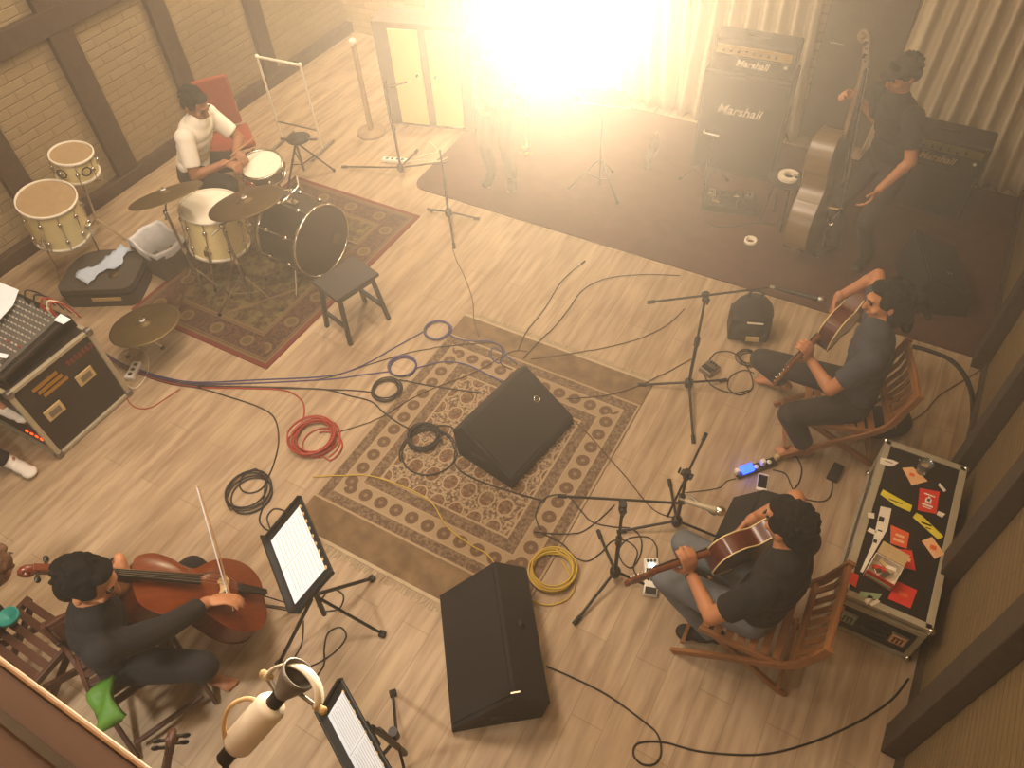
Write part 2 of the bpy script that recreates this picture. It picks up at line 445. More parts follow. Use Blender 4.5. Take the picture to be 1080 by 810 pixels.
# ---------------------------------------------------------------- rugs and stage carpet
def bokhara(U, W):
    m, nt, bs = newmat('bokhara_rug'); x, y, _ = xyz(nt, coords(nt)); u, v = x, y
    du = u.mn(E.const(nt, U) - u); dv = v.mn(E.const(nt, W) - v) - .235
    a = du.mn(dv)
    n1 = noise(nt, coords(nt, (1, 1, 1)), 55, 4); n2 = noise(nt, coords(nt), 9, 3)
    beige, brown, mid = lin((.60, .52, .41)), lin((.34, .26, .195)), lin((.47, .39, .30))
    mott = mixc(nt, ((n1 - .5) * 5 + .42).mn(1.0).mx(0.0), brown, mid)
    # border circles
    P = .128
    def circ(off, along, c, r):
        w_ = ((along / P).fr() - .5) * P; o = off - c
        return ((o * o) + (w_ * w_)).sq()
    side = du.lt(dv)
    d1 = circ(du, v, .165, .05); d2 = circ(dv, u, .165, .05)
    dd = d1 * side + d2 * side.inv()
    ring = dd.lt(.047); core = dd.lt(.014)
    cmix = mixc(nt, core, mixc(nt, (n1 - .3).mn(1.0).mx(0.0), brown, lin((.46, .33, .21))), mid)
    circles = mixc(nt, ring, mixc(nt, n1 * .5, beige, mid), cmix)
    # field medallions
    A, B = .146, .176
    fu = ((u + .02) / A).fr() - .5; fv = ((v + .03) / B).fr() - .5
    r = ((fu * fu) + (fv * fv)).sq()
    med = r.lt(.40); inner = r.lt(.33); eye = r.lt(.10); cross = (fu * fv).ab().lt(.006)
    fld = mixc(nt, ((n1 - .5) * 6 + .5).mn(1.0).mx(0.0), brown, beige)
    fld = mixc(nt, med, fld, beige)
    fld = mixc(nt, inner, fld, mixc(nt, ((n1 - .5) * 6 + .35).mn(1.0).mx(0.0), lin((.38, .25, .16)), mid))
    fld = mixc(nt, eye * .8, fld, mid)
    fld = mixc(nt, cross * inner * .5, fld, lin((.30, .20, .13)))
    c = mixc(nt, a.gt(.34), mott, fld)
    c = mixc(nt, a.gt(.235).inv() * a.gt(.10), c, circles)
    edge = a.lt(.016) * a.gt(0.0); c = mixc(nt, edge, c, beige)
    l2 = (a - .10).ab().lt(.007); c = mixc(nt, l2, c, beige)
    l3 = (a - .238).ab().lt(.006); c = mixc(nt, l3, c, beige)
    l4 = (a - .335).ab().lt(.008); c = mixc(nt, l4, c, beige)
    ends = mixc(nt, ((n2 - .5) * 3 + .5).mn(1.0).mx(0.0), lin((.385, .305, .215)), lin((.475, .385, .27)))
    c = mixc(nt, dv.lt(0.0), c, ends)
    nt.links.new(c, bs.inputs['Base Color']); bs.inputs['Roughness'].default_value = .95
    bump(nt, bs, n1, .4, .006); return m
RU, RW = 1.68, 2.22
t = thing('rug', 'beige and brown medallion rug with pale fringed ends in the middle of the floor', 'rug', (-2.77, 1.47, 0))
MB().box((RU / 2, RW / 2, .005), (RU, RW, .01)).build('rug_pile', bokhara(RU, RW), t)
for nm, y0, sg in (('fringe', 0, -1), ('fringe', RW, 1)):
    f = MB(); rnd = random.Random(3)
    f.box((RU / 2, y0 + sg * .012, .004), (RU, .024, .008))
    for i in range(150):
        x = (i + .5) / 150 * RU; L = rnd.uniform(.03, .06); f.bar((x, y0 + sg * .02, .004), (x + rnd.uniform(-.012, .012), y0 + sg * (.024 + L), .003), .006, .004)
    f.build('fringe', M['fringe_wool'], t)
def persian(U, W):
    m, nt, bs = newmat('persian_rug'); x, y, _ = xyz(nt, coords(nt))
    du = x.mn(E.const(nt, U) - x); dv = y.mn(E.const(nt, W) - y); a = du.mn(dv)
    n1 = noise(nt, coords(nt), 42, 4); n2 = noise(nt, coords(nt), 11, 2)
    red, dk, ol, tan = lin((.40, .13, .085)), lin((.23, .155, .11)), lin((.33, .265, .155)), lin((.42, .33, .215))
    k1 = ((n1 - .5) * 6 + .5).mn(1.0).mx(0.0)
    field = mixc(nt, k1, dk, ol); k2 = ((n2 - .5) * 6 + .3).mn(1.0).mx(0.0); field = mixc(nt, k2 * .6, field, lin((.45, .40, .22)))
    P = .34
    w1 = ((y / P).fr() - .5) * P; w2 = ((x / P).fr() - .5) * P; side = du.lt(dv)
    d = (((du - .17) * (du - .17) + w1 * w1).sq()) * side + (((dv - .17) * (dv - .17) + w2 * w2).sq()) * side.inv()
    bord = mixc(nt, k1, lin((.22, .14, .105)), lin((.34, .225, .16)))
    bord = mixc(nt, d.lt(.062), bord, tan); bord = mixc(nt, d.lt(.04), bord, ol)
    c = mixc(nt, a.lt(.30), field, bord)
    for p, q in ((.30, .012), (.275, .006), (.05, .01), (.075, .005)): c = mixc(nt, (a - p).ab().lt(q), c, tan)
    L = (((x - U / 2).ab() / (U * .36)) + ((y - W / 2).ab() / (W * .36)))
    c = mixc(nt, (L - 1.0).ab().lt(.03) * a.gt(.31), c, tan)
    c = mixc(nt, a.lt(.035), c, red)
    nt.links.new(c, bs.inputs['Base Color']); bs.inputs['Roughness'].default_value = .95; bump(nt, bs, n1, .4, .006); return m
PU, PW = 1.55, 2.2
pr_ = MB().box((PU / 2, PW / 2, .006), (PU, PW, .012)).build('rug', persian(PU, PW)); pr_.location = (-5.42, 2.46, 0)
tag(pr_, 'dark red and brown oriental rug under the drum kit', 'rug')
# dark carpet of the playing area
def rounded(poly, r, n=6):
    out = []; m = len(poly)
    for i in range(m):
        p, a, b = V((*poly[i], 0)), V((*poly[i - 1], 0)), V((*poly[(i + 1) % m], 0)); rr = r[i]
        if rr <= 0: out.append(p.xy); continue
        A = p + (a - p).normalized() * rr; B = p + (b - p).normalized() * rr
        for k_ in range(n + 1):
            s = k_ / n; out.append((A * (1 - s) ** 2 + p * 2 * s * (1 - s) + B * s * s).xy)
    return out
o = MB().prism(rounded([(-4.22, 5.03), (1.03, 5.03), (1.03, 7.3), (-4.3, 7.3)], [.16, 0, 0, .1]), 0, .012).build('carpet', M['stage_carpet'])
tag(o, 'large dark brown carpet under the amps and the double bass player', 'carpet')
def onrug(p):
    h = 0.0
    if -2.8 < p.x < -1.05 and 1.38 < p.y < 3.8: h = .0105
    if -5.44 < p.x < -3.85 and 2.44 < p.y < 4.68: h = .0125
    if -4.25 < p.x < 1.03 and 5.0 < p.y < 7.3: h = .0125
    return h
# ---------------------------------------------------------------- monitor wedges
def wedge(name, label, P0, udir, L, prof, logo, grille_edge):
    """P0: floor corner; udir: cross direction; prof: cross-section (u,z) polygon; length along local y"""
    u = V((udir[0], udir[1], 0)).normalized(); M4 = frame((P0[0], P0[1], onrug(V((P0[0], P0[1], 0))) + .002), u, (0, 0, 1))
    t = thing(name, label, 'speaker', M=M4)
    R = Matrix(((1, 0, 0, 0), (0, 0, 1, 0), (0, 1, 0, 0), (0, 0, 0, 1)))
    mb = MB(); mb.prism(prof, 0, L, M=R)
    # fix winding
    mb.f = [f[::-1] for f in mb.f]
    mb.build('cabinet', M['speaker_black'], t, bevel=.012)
    a, b = grille_edge; A, B = V((prof[a][0], 0, prof[a][1])), V((prof[b][0], 0, prof[b][1])); d = (B - A); n = V((-d.z, 0, d.x)).normalized()
    c = V((sum(p[0] for p in prof) / len(prof), 0, sum(p[1] for p in prof) / len(prof)))
    if n.dot((A + B) / 2 - c) < 0: n = -n
    Rg = Matrix((d.normalized(), V((0, 1, 0)), n)).transposed()
    if Rg.determinant() < 0: Rg = Matrix((d.normalized(), V((0, -1, 0)), n)).transposed()
    mid = (A + B) / 2 + V((0, L / 2, 0))
    MB().box(mid + n * .003, (d.length * .92, L * .94, .014), Rg).build('grille', M['grille_black'], t, bevel=.004)
    if logo:
        q = mid + d * logo[0] + V((0, L * logo[1], 0)) + n * .0105
        lg = MB().lathe([(.018, 0), (.018, .003), (.025, .003), (.025, 0), (.018, 0)], 20, q, n)
        lg.box(q + n * .0015, (.012, .02, .003), Rg); lg.build('logo_badge', M['chrome'], t)
    for s in (0.0, 1.0):
        y = L * s + (.002 if s else -.002)
        hb = MB().box(V((c.x, y, c.z * .9)), (.13, .012, .035)); hb.build('handle', M['black_rubber'], t, bevel=.004)
    return t
wedge('stage_monitor', 'black wedge monitor speaker on the medallion rug with a round silver badge', (-2.06, 2.46), (.985, -.17), .70,
      [(0, 0), (-.02, .27), (.07, .36), (.49, .09), (.49, 0)], (-.05, .32), (2, 3))
w2 = wedge('stage_monitor', 'large black wedge monitor speaker in the foreground beside the rug', (-1.10, .85), (.79, .61), .79,
      [(0, 0), (0, .05), (.365, .37), (.55, .23), (.50, 0)], None, (1, 2))
MB().lathe([(.0, 0), (.022, 0), (.022, .006), (.0, .008)], 14, (.46, .42, .305), (.6, 0, .8)).build('pole_socket', M['black_rubber'], w2)
MB().box((.372, .03, .368), (.05, .008, .01)).build('corner_plate', M['chrome'], w2)
wedge('stage_monitor', 'black wedge monitor speaker at the right end of the dark carpet', (.42, 5.30), (.94, .34), .62,
      [(0, 0), (0, .10), (.05, .36), (.42, .20), (.44, 0)], (.05, -.22), (2, 3))

# ---------------------------------------------------------------- flight case with stickers
C0, CX, CY, CH = (.50, 2.42), .47, 1.17, .40
t = thing('flight_case', 'black flight case with aluminium edges and a sticker covered lid against the right wall', 'flight case', (C0[0], C0[1], 0))
b = MB().box((CX / 2, CY / 2, .17), (CX - .02, CY - .02, .30)); b.build('body', M['case_laminate'], t)
MB().box((CX / 2, CY / 2, .365), (CX - .02, CY - .02, .06)).build('lid', M['case_laminate'], t)
e = MB(); W_ = .03
for z, zz in ((.02, .03), (.31, .022), (.335, .022), (CH - .012, .03)):
    for x in (0.006, CX - .006): e.box((x, CY / 2, z), (W_ * .8, CY, zz))
    for y in (0.006, CY - .006): e.box((CX / 2, y, z), (CX, W_ * .8, zz))
for x in (0.0, CX):
    for y in (0.0, CY): e.box((x + (.012 if x == 0 else -.012), y + (.012 if y == 0 else -.012), CH / 2), (.03, .03, CH - .01))
for x in (.014, CX - .014): e.box((x, CY / 2, CH - .001), (.04, CY, .01))
for y in (.014, CY - .014): e.box((CX / 2, y, CH - .001), (CX, .04, .01))
e.build('aluminium_edging', M['alu'], t, bevel=.003)
for x in (0, CX):
    for y in (0, CY):
        for z in (.02, CH - .01):
            MB().ell((x, y, z), .022, 10).build('ball_corner', M['chrome'], t)
for i, (cx, m_) in enumerate(((.10, 'green_sticker'), (.37, 'peach_sticker'))):
    lt = MB().box((cx, -.004, .18), (.09, .014, .11)); lo = lt.build('latch', M['steel'], t, bevel=.004)
    MB().box((cx, -.0125, .18), (.075, .004, .085)).build('latch_plate', M[m_], lo)
    g = MB()
    for q in (-.02, 0, .02): g.box((cx + q, -.015, .175), (.008, .003, .055))
    g.box((cx, -.015, .205), (.05, .003, .008)); g.build('latch_bar', M['case_laminate'], lo)
hd = MB().tube(spline([(.17, -.008, .19), (.18, -.035, .19), (.29, -.035, .19), (.30, -.008, .19)], 5), .011, 8)
hd.box((.235, -.006, .19), (.16, .008, .06)); hd.build('handle', M['black_rubber'], t, bevel=0)
for y in (.35, .82):
    cl = MB().box((-.006, y, .31), (.012, .06, .07)).box((-.014, y, .33), (.01, .03, .025)); cl.build('clasp', M['steel'], t, bevel=.002)
def sticker(pxs, m_, mark=None, name='sticker'):
    """flat sticker on the lid; corners in lid coordinates (fractions of width, depth)"""
    mb = MB(); pts = [(p[0] * CX, p[1] * CY) for p in pxs]
    mb.prism(pts, CH + .0035, CH + .006); o = mb.build(name, M[m_], t)
    if mark:
        q = MB(); cx = sum(p[0] for p in pts) / len(pts); cy = sum(p[1] for p in pts) / len(pts)
        for s, (dx, dy, kx, ky) in enumerate(mark[1]):
            P_ = [(cx + dx * CX + a * kx * CX, cy + dy * CY + b_ * ky * CY) for a, b_ in ((-.5, -.5), (.5, -.5), (.5, .5), (-.5, .5))]
            q.prism(P_, CH + .006, CH + .0068)
        q.build('sticker_print', M[mark[0]], o)
def quad(px):  # pixel quad on the lid plane -> fractions
    r = []
    for p in px:
        q = at(p[0], p[1], CH); r.append(((q.x - C0[0]) / CX, (q.y - C0[1]) / CY))
    return r[::-1]
def cz(x, y): return (880 + x / 5.4, 470 + y / 5.4)
def sq4(*p): return quad([cz(*q) for q in p])
sticker(sq4((485, 245), (598, 265), (578, 392), (472, 370)), 'red_sticker', ('white_sticker', ((0, .0, .07, .03), (0, -.03, .13, .012), (0, .038, .13, .008), (0, .012, .03, .03), (0, -.045, .10, .006))))
sticker(sq4((275, 252), (442, 345), (430, 380), (340, 340), (330, 330), (260, 280)), 'yellow_sticker', ('black_plastic', ((0, 0, .16, .006),)))
sticker(sq4((465, 385), (495, 400), (620, 520), (590, 538), (445, 410)), 'yellow_sticker', ('black_plastic', ((0, .0, .12, .01), (.03, -.02, .06, .006))))
sticker(sq4((262, 348), (324, 362), (300, 480), (160, 725), (145, 720), (215, 560)), 'white_sticker', ('black_plastic', ((.0, -.02, .04, .02), (.0, .12, .06, .03), (.02, .05, .05, .008))))
sticker(sq4((320, 455), (425, 500), (410, 590), (318, 560)), 'orange_sticker', ('peach_sticker', ((0, 0.01, .10, .015), (0, -.02, .12, .015))))
sticker(sq4((330, 585), (440, 600), (460, 712), (400, 700)), 'red_sticker', ('peach_sticker', ((.02, 0, .06, .02),)))
sticker(sq4((495, 545), (555, 522), (625, 620), (570, 648)), 'peach_sticker', ('orange_sticker', ((0, .0, .07, .025),)))
sticker(sq4((385, 130), (445, 125), (530, 205), (440, 230)), 'peach_sticker', ('orange_sticker', ((-.02, .0, .06, .02),)))
sticker(sq4((480, 80), (530, 72), (545, 130), (490, 130)), 'peach_sticker')
sticker(sq4((262, 70), (330, 85), (365, 100), (325, 122), (258, 105)), 'white_sticker', ('steel', ((0, 0, .10, .006),)))
sticker(sq4((598, 215), (635, 258), (622, 266), (588, 226)), 'white_sticker')
sticker(sq4((590, 375), (630, 392), (612, 412), (580, 395)), 'white_sticker')
sticker(sq4((188, 384), (226, 388), (226, 418), (190, 412)), 'white_sticker')
sticker(sq4((200, 470), (240, 490), (225, 508), (185, 488)), 'white_sticker')
sticker(sq4((90, 720), (140, 740), (120, 810), (75, 780)), 'red_sticker')
sticker(quad([(945, 613), (967, 623), (960, 642), (936, 632)]), 'red_sticker', ('orange_sticker', ((0, 0, .10, .02),)))
sticker(quad([(907, 624), (930, 627), (926, 633), (905, 630)]), 'green_sticker')
sticker(quad([(916, 628), (921, 630), (914, 638), (911, 634)]), 'white_sticker')
sticker(quad([(925, 632), (928, 635), (919, 640), (917, 637)]), 'white_sticker')
# open box and tumbler on the lid
q = at(932, 602, CH + .05)
t2 = thing('carton_box', 'small open red and white carton full of bits on the flight case lid', 'box', (q.x, q.y, CH + .0075), -.18)
bw, bd, bh = .15, .13, .07
for c, d, nm in (((0, -bd / 2, bh / 2), (bw, .004, bh), 'front_panel'), ((0, bd / 2, bh / 2), (bw, .004, bh), 'back_panel'),
             ((-bw / 2, 0, bh / 2), (.004, bd, bh), 'side_panel'), ((bw / 2, 0, bh / 2), (.004, bd, bh), 'side_panel'), ((0, 0, .003), (bw, bd, .004), 'bottom_panel')):
    MB().box(c, d).build(nm, M['red_sticker' if nm == 'front_panel' else 'white_sticker'], t2)
MB().box((0, -bd / 2 - .003, bh * .35), (bw * .9, .003, .02)).build('label_strip', M['green_sticker'], t2)
MB().box((0, bd / 2 + .035, bh + .02), (bw, .07, .004), Matrix.Rotation(.6, 3, 'X')).build('flap', M['label_tan'], t2)
for i, (x, y, c, L, a) in enumerate(((-.03, .01, 'red_sticker', .12, .3), (.03, -.02, 'steel', .09, 1.1), (.0, .03, 'label_tan', .12, -.4), (.05, .03, 'white_sticker', .07, .2), (-.05, -.03, 'chrome', .05, .8))):
    MB().box((x * .5, y, .035 + .006 * i), (L * .75, .025, .012), Matrix.Rotation(a, 3, 'Z')).build('contents', M[c], t2, bevel=.002)
q = at(974, 494, CH + .04)
t2 = thing('glass_tumbler', 'clear glass tumbler standing on the far end of the flight case', 'glass', (q.x, q.y, CH + .0075))
MB().lathe([(0, 0), (.033, 0), (.042, .09), (.039, .09), (.031, .008), (0, .008)], 24).build('glass_wall', M['glass_smoke'], t2)

# ---------------------------------------------------------------- mixer rack and desk
RX0, RX1, RY0, RY1, RH = -5.35, -4.66, 1.09, 1.77, .72
t = thing('mixer_rack_case', 'brown laminate rack flight case under the sound mixer at the left edge', 'flight case', ((RX0 + RX1) / 2, (RY0 + RY1) / 2, 0))
ox, oy = t.location.x, t.location.y; hx, hy = (RX1 - RX0) / 2, (RY1 - RY0) / 2
MB().box((0, .01, RH / 2 + .01), (2 * hx - .03, 2 * hy - .04, RH - .04)).build('body', M['rack_laminate'], t)
e = MB()
for sx in (-1, 1):
    for z in (.025, RH - .015): e.box((sx * (hx - .008), 0, z), (.03, 2 * hy, .03))
    for sy in (-1, 1): e.box((sx * (hx - .01), sy * (hy - .01), RH / 2), (.035, .035, RH))
for sy in (-1, 1):
    for z in (.025, RH - .015): e.box((0, sy * (hy - .008), z), (2 * hx, .03, .03))
e.build('aluminium_edging', M['alu'], t, bevel=.004)
for sy in (-1, 1):
    for z in (.03, RH - .02): MB().box((hx - .01, sy * (hy - .01), z), (.06, .06, .06)).build('corner', M['steel'], t, bevel=.02)
for y, z in ((.14, .42), (-.17, .36)):
    lo = MB().box((hx - .004, y, z), (.012, .14, .10)).build('latch', M['label_tan'], t, bevel=.004)
    MB().box((hx + .004, y, z), (.006, .09, .05)).build('latch_bar', M['steel'], lo, bevel=.002)
st = MB()
for i in range(3): st.box((hx - .012, -.10 + .02 * i, .60 - .045 * i), (.008, .20, .028))
st.build('label_lettering', M['gold'], t)
st = MB()
for i in range(7): st.box((hx - .012, .10 + .033 * i, .595 - .004 * (i % 2)), (.008, .022, .04), Matrix.Rotation(.25, 3, 'X'))
st.build('red_lettering', M['dull_red'], t)
rk = MB().box((0, -hy + .02, .16), (2 * hx - .08, .03, .16)); ro = rk.build('rack_amplifier', M['black_plastic'], t, bevel=.004)
for i in range(4):
    MB().box((.10 + .055 * i, -hy + .002, .175), (.022, .008, .014)).build('indicator_light', M['led_red'], ro)
MB().box((0, -hy + .02, .42), (2 * hx - .08, .03, .30)).build('rack_panel', M['black_plastic'], t, bevel=.004)
# mixing desk
MT = frame((ox - .22, oy + .02, RH + .005), (1, 0, 0), (0, -.10, 1))
t = thing('mixing_desk', 'grey audio mixing desk with rows of knobs on the rack case', 'mixer', M=MT)
MB().box((0, 0, .05), (1.02, .60, .09)).build('chassis', M['black_plastic'], t, bevel=.012)
MB().box((-.02, .0, .097), (.92, .54, .008)).build('control_panel', M['mixer_grey'], t)
kn = MB(); fd = MB(); rd = MB()
for i in range(22):
    x = -.44 + i * .04
    for j in range(9):
        (rd if j == 7 and i % 3 == 0 else kn).cyl((x, .24 - j * .042, .10), (x, .24 - j * .042, .115), .007, .005, 8)
    fd.box((x, -.20, .102), (.004, .10, .003)); kn.box((x, -.20 + .03 * math.sin(i * 1.7), .108), (.012, .02, .014))
ko = kn.build('knob_rows', M['knob'], t); ko['kind'] = 'stuff'
rd.build('red_knob_row', M['knob_red'], t)['kind'] = 'stuff'; fd.build('fader_slots', M['black_plastic'], t)
MB().box((.495, 0, .055), (.03, .60, .11)).build('side_cheek', M['rack_laminate'], t, bevel=.008)
for i, (x, c) in enumerate(((.30, 'red_cable'), (.36, 'white_cable'), (.22, 'black_cable'), (.12, 'black_cable'), (.40, 'red_cable'))):
    pl = MB().cyl((x, .26, .10), (x, .26, .16), .011).tube(spline([(x, .26, .16), (x + .01, .30, .20), (x + .03, .35, .12), (x + .04, .37, -.02)], 5), .006, 6)
    pl.build('plug', M[c], t)
def sheet(label, px, z, mname='paper', name='paper_sheet', cat='paper', th=.002):
    P = [at(p[0], p[1], z) for p in px]; c = sum(P, V()) / len(P); mb = MB()
    mb.prism([((p - c).x, (p - c).y) for p in P][::-1], 0, th); o = mb.build(name, M[mname]); o.location = c; return tag(o, label, cat)
sheet('large white paper sheet lying over the far side of the mixing desk', [(-30, 290), (0, 298), (20, 306), (14, 322), (0, 337), (-30, 350)], .90)
sheet('small white card on the far right corner of the mixing desk', [(64, 331), (75, 337), (67, 342), (57, 338)], .87)
sheet('small white card near the sound engineer on the near edge of the mixing desk', [(-5, 371), (9, 374), (7, 378), (-5, 376)], .855)

# ---------------------------------------------------------------- music stands
def music_stand(label, corners, base, sheets_label, legdirs, cabbase=None):
    """corners: 4 world points of the desk: top-left, top-right, bottom-right, bottom-left"""
    A, B, C_, D = corners; c = (A + B + C_ + D) / 4; ux = ((B - A) + (C_ - D)).normalized(); n = ux.cross(((A - D) + (B - C_)).normalized()).normalized()
    if n.z < 0: n = -n; ux = -ux
    uy = n.cross(ux).normalized(); wd = ((B - A).length + (C_ - D).length) / 2; hh = ((A - D).length + (B - C_).length) / 2
    t = thing('music_stand', label, 'music stand', (base.x, base.y, 0)); o_ = V((base.x, base.y, 0))
    R = Matrix((ux, uy, n)).transposed(); cc = c - o_
    mb = MB().box(cc, (wd, hh, .012), R); dk = mb.build('desk', M['black_metal'], t, bevel=.005)
    rim = MB().box(cc - uy * (hh / 2) + n * .025, (wd, .012, .06), R)
    for s in (-1, 1): rim.box(cc + ux * s * (wd / 2) + n * .008, (.012, hh, .03), R)
    rim.build('ledge', M['black_metal'], t, bevel=.003)
    for i in range(9):
        hl = MB(); p = cc + uy * (hh / 2 - .028) + ux * (-.5 + (i + .5) / 9) * wd * .9 + n * .007; hl.lathe([(0, 0), (.011, 0), (.011, .0015), (0, .0015)], 12, p, n); hl.build('punched_hole', M['label_tan'], dk)
    hub = cc - n * .03; MB().box(hub, (.12, .10, .045), R).cyl(hub - n * .02, V((0, 0, hub.z - .10)) + V((hub.x, hub.y, 0)) * .6, .016).build('tilt_joint', M['black_metal'], t, bevel=.004)
    top = V((hub.x * .6, hub.y * .6, hub.z - .10))
    p = MB().cyl(top, top * .35 + V((0, 0, .12)), .012).cyl(top * .75 + V((0, 0, .1)), V((0, 0, .10)), .016); p.build('pole', M['black_metal'], t)
    MB().cyl(V((0, 0, .40)), V((0, 0, .48)), .024).build('clutch', M['black_plastic'], t)
    for a in legdirs:
        d = V((math.cos(a), math.sin(a), 0)); l = MB().bar(V((0, 0, .34)) + d * .02, d * .36 + V((0, 0, .016)), .014, .022); lo = l.build('leg', M['black_metal'], t, bevel=.003)
        MB().box(d * .36 + V((0, 0, .015)), (.04, .04, .03), Matrix.Rotation(a, 3, 'Z')).build('rubber_foot', M['black_rubber'], lo, bevel=.006)
    mb = MB().box(cc + n * .0085 - uy * .01, (wd * .82, hh * .86, .003), R); s = mb.build('sheet_music', M['paper'], None); s.data.transform(Matrix.Translation(-cc)); s.location = c
    tag(s, sheets_label, 'sheet music')
    pr_ = MB()
    for k_ in range(2):
        for i in range(9):
            pr_.box(n * .0102 + ux * (-.205 + .41 * k_) * wd + uy * (hh * .36 - i * hh * .085), (wd * .36, .0016, .0004), R)
    pr_.box(n * .0101, (.0016, hh * .84, .0006), R)
    pr_.build('staves', M['steel'], s)
    return t
zc = 1.0
ms1 = music_stand('black music stand with a perforated desk standing in front of the cellist', [at(350, 601, 1.12), at(317, 521, 1.12), at(284, 568, .92), at(316, 649, .92)][0:4], at(346, 655, 0),
    'open white sheet music on the stand in front of the cellist', (at(405, 670) - at(346, 655), at(293, 703) - at(346, 655), V((-.25, .4, 0))) and [math.atan2(d.y, d.x) for d in (at(405, 670) - at(346, 655), at(293, 703) - at(346, 655), V((.1, .45, 0)))])
ms2 = music_stand('black music stand seen from behind at the bottom edge of the photo', [at(425, 832, 1.13), at(357, 712, 1.13), at(346, 750, .98), at(396, 850, .98)], at(430, 800, 0),
    'white sheet music on the stand at the bottom edge beside the white spotlight', [-.8, 2.4, 4.2])

# ---------------------------------------------------------------- mic stands
def mic_stand(label, base, height, legs, boomA, boomB, mic=None, lean=None, sm=1.0, black=True):
    """base: floor point; legs: floor end points; boomA/boomB: world end points of boom arm"""
    o_ = V((base.x, base.y, 0)); m_ = M['black_metal']; z0 = onrug(o_)
    t = thing('microphone_stand', label, 'microphone stand', (base.x, base.y, z0)); o_.z = z0
    top = V((0, 0, height)) if lean is None else V((lean[0], lean[1], height))
    MB().cyl((0, 0, .05), top * .55, .0125).build('lower_tube', m_, t); MB().cyl(top * .5, top, .009).build('upper_tube', m_, t)
    MB().cyl(top * .52, top * .52 + V((0, 0, .07)), .02).build('height_clutch', M['black_plastic'], t)
    MB().lathe([(0, 0), (.028, 0), (.034, .02), (.034, .06), (.02, .08), (0, .08)], 14, (0, 0, .05)).build('leg_hub', M['black_plastic'], t)
    for e in legs:
        d = V((e.x, e.y, 0)) - V((o_.x, o_.y, 0)); dn = d.normalized(); l = MB().cyl(dn * .02 + V((0, 0, .09)), d + V((0, 0, .014)), .009)
        lo = l.build('leg', m_, t); MB().cyl(d - dn * .05 + V((0, 0, .02)), d + dn * .01 + V((0, 0, .0135)), .0135).build('rubber_foot', M['black_rubber'], lo)
    if boomA is not None:
        A, B = boomA - o_, boomB - o_; MB().cyl(A, B, .0075).build('boom_arm', m_, t)
        c = MB().cyl(top - V((0, 0, .03)), top + V((0, 0, .035)), .022)
        dd = (B - A).normalized(); s_ = dd.cross(V((0, 0, 1))).normalized(); c.cyl(top - s_ * .035, top + s_ * .035, .02); c.build('boom_clutch', M['black_plastic'], t)
        MB().box(top + s_ * .05, (.012, .03, .03)).build('wing_knob', M['black_plastic'], t, bevel=.004)
        MB().cyl(A, A + dd * .05, .012).build('counter_weight', M['black_rubber'], t)
    return t
def microphone(label, tip, tail, grille='steel', body='black_plastic', r=.022):
    d = (tip - tail).normalized(); L = (tip - tail).length
    t = thing('microphone', label, 'microphone', tail)
    MB().cyl(d * 0, d * (L - .05), r * .55, r * .8).build('handle', M[body], t)
    MB().lathe([(r * .8, 0), (r * 1.1, .012), (r * 1.15, .03), (r * .8, .048), (0, .055)], 14, d * (L - .055), d).build('grille', M[grille], t)
    MB().cyl(d * -.03, d * .0, r * .45).build('connector', M['steel'], t)
    return t
b1 = at(725, 412)
tp = b1 + V((0, 0, .96)); bA = at(683, 319, .97); bB = at(806, 314, 1.0)
mic_stand('black boom microphone stand beside the guitarist in the navy shirt', b1, .95, [at(674, 407), at(765, 402), at(731, 467)], bA, tp + (tp - bA).normalized() * .42 + V((0, 0, .01)))
mA = tp + (tp - bA).normalized() * .43 + V((0, 0, .012)); microphone('slim dark microphone with a silver head pointing at the guitarist in the navy shirt', mA + V((.36, .02, .01)), mA + V((.03, 0, .01)))
b2 = at(648, 610)
tp2 = b2 + V((0, 0, .84)); bA2 = at(588, 523, .86); bB2 = at(722, 531, .80)
mic_stand('black boom microphone stand with its base nearest the yellow cable coil', b2, .84, [at(606, 658), at(631, 562), at(690, 622)], bA2, bB2)
microphone('black microphone with a silver grille in front of the guitarist in the black shirt', at(766, 541, .80), at(722, 528, .80), 'chrome', 'alu', .024)
b3 = at(712, 557)
tp3 = b3 + V((.0, .0, .70)); bA3 = at(746, 458, .80)
mic_stand('short black microphone stand at the knees of the guitarist in black', b3, .62, [at(652, 562), at(762, 585) + V((0, .1, 0)), at(700, 520) + V((0, .1, 0))], at(745, 457, .78), at(704, 545, .3))
microphone('small microphone low at the sound hole of the guitar held by the man in black', at(756, 543, .55), at(728, 524, .55), 'steel', 'steel', .014)
b4 = at(424, 185)
mic_stand('tall thin microphone stand before the cream cabinet panels at the back left', b4, .98, [at(362, 177), at(470, 172), at(440, 160)], at(411, 92, 1.0), b4 + V((.22, .05, 1.02)))
b5 = at(474, 232)
mic_stand('black stand at the left front corner of the dark carpet', b5, .75, [at(479, 262), at(452, 222), at(505, 232)], None, None)

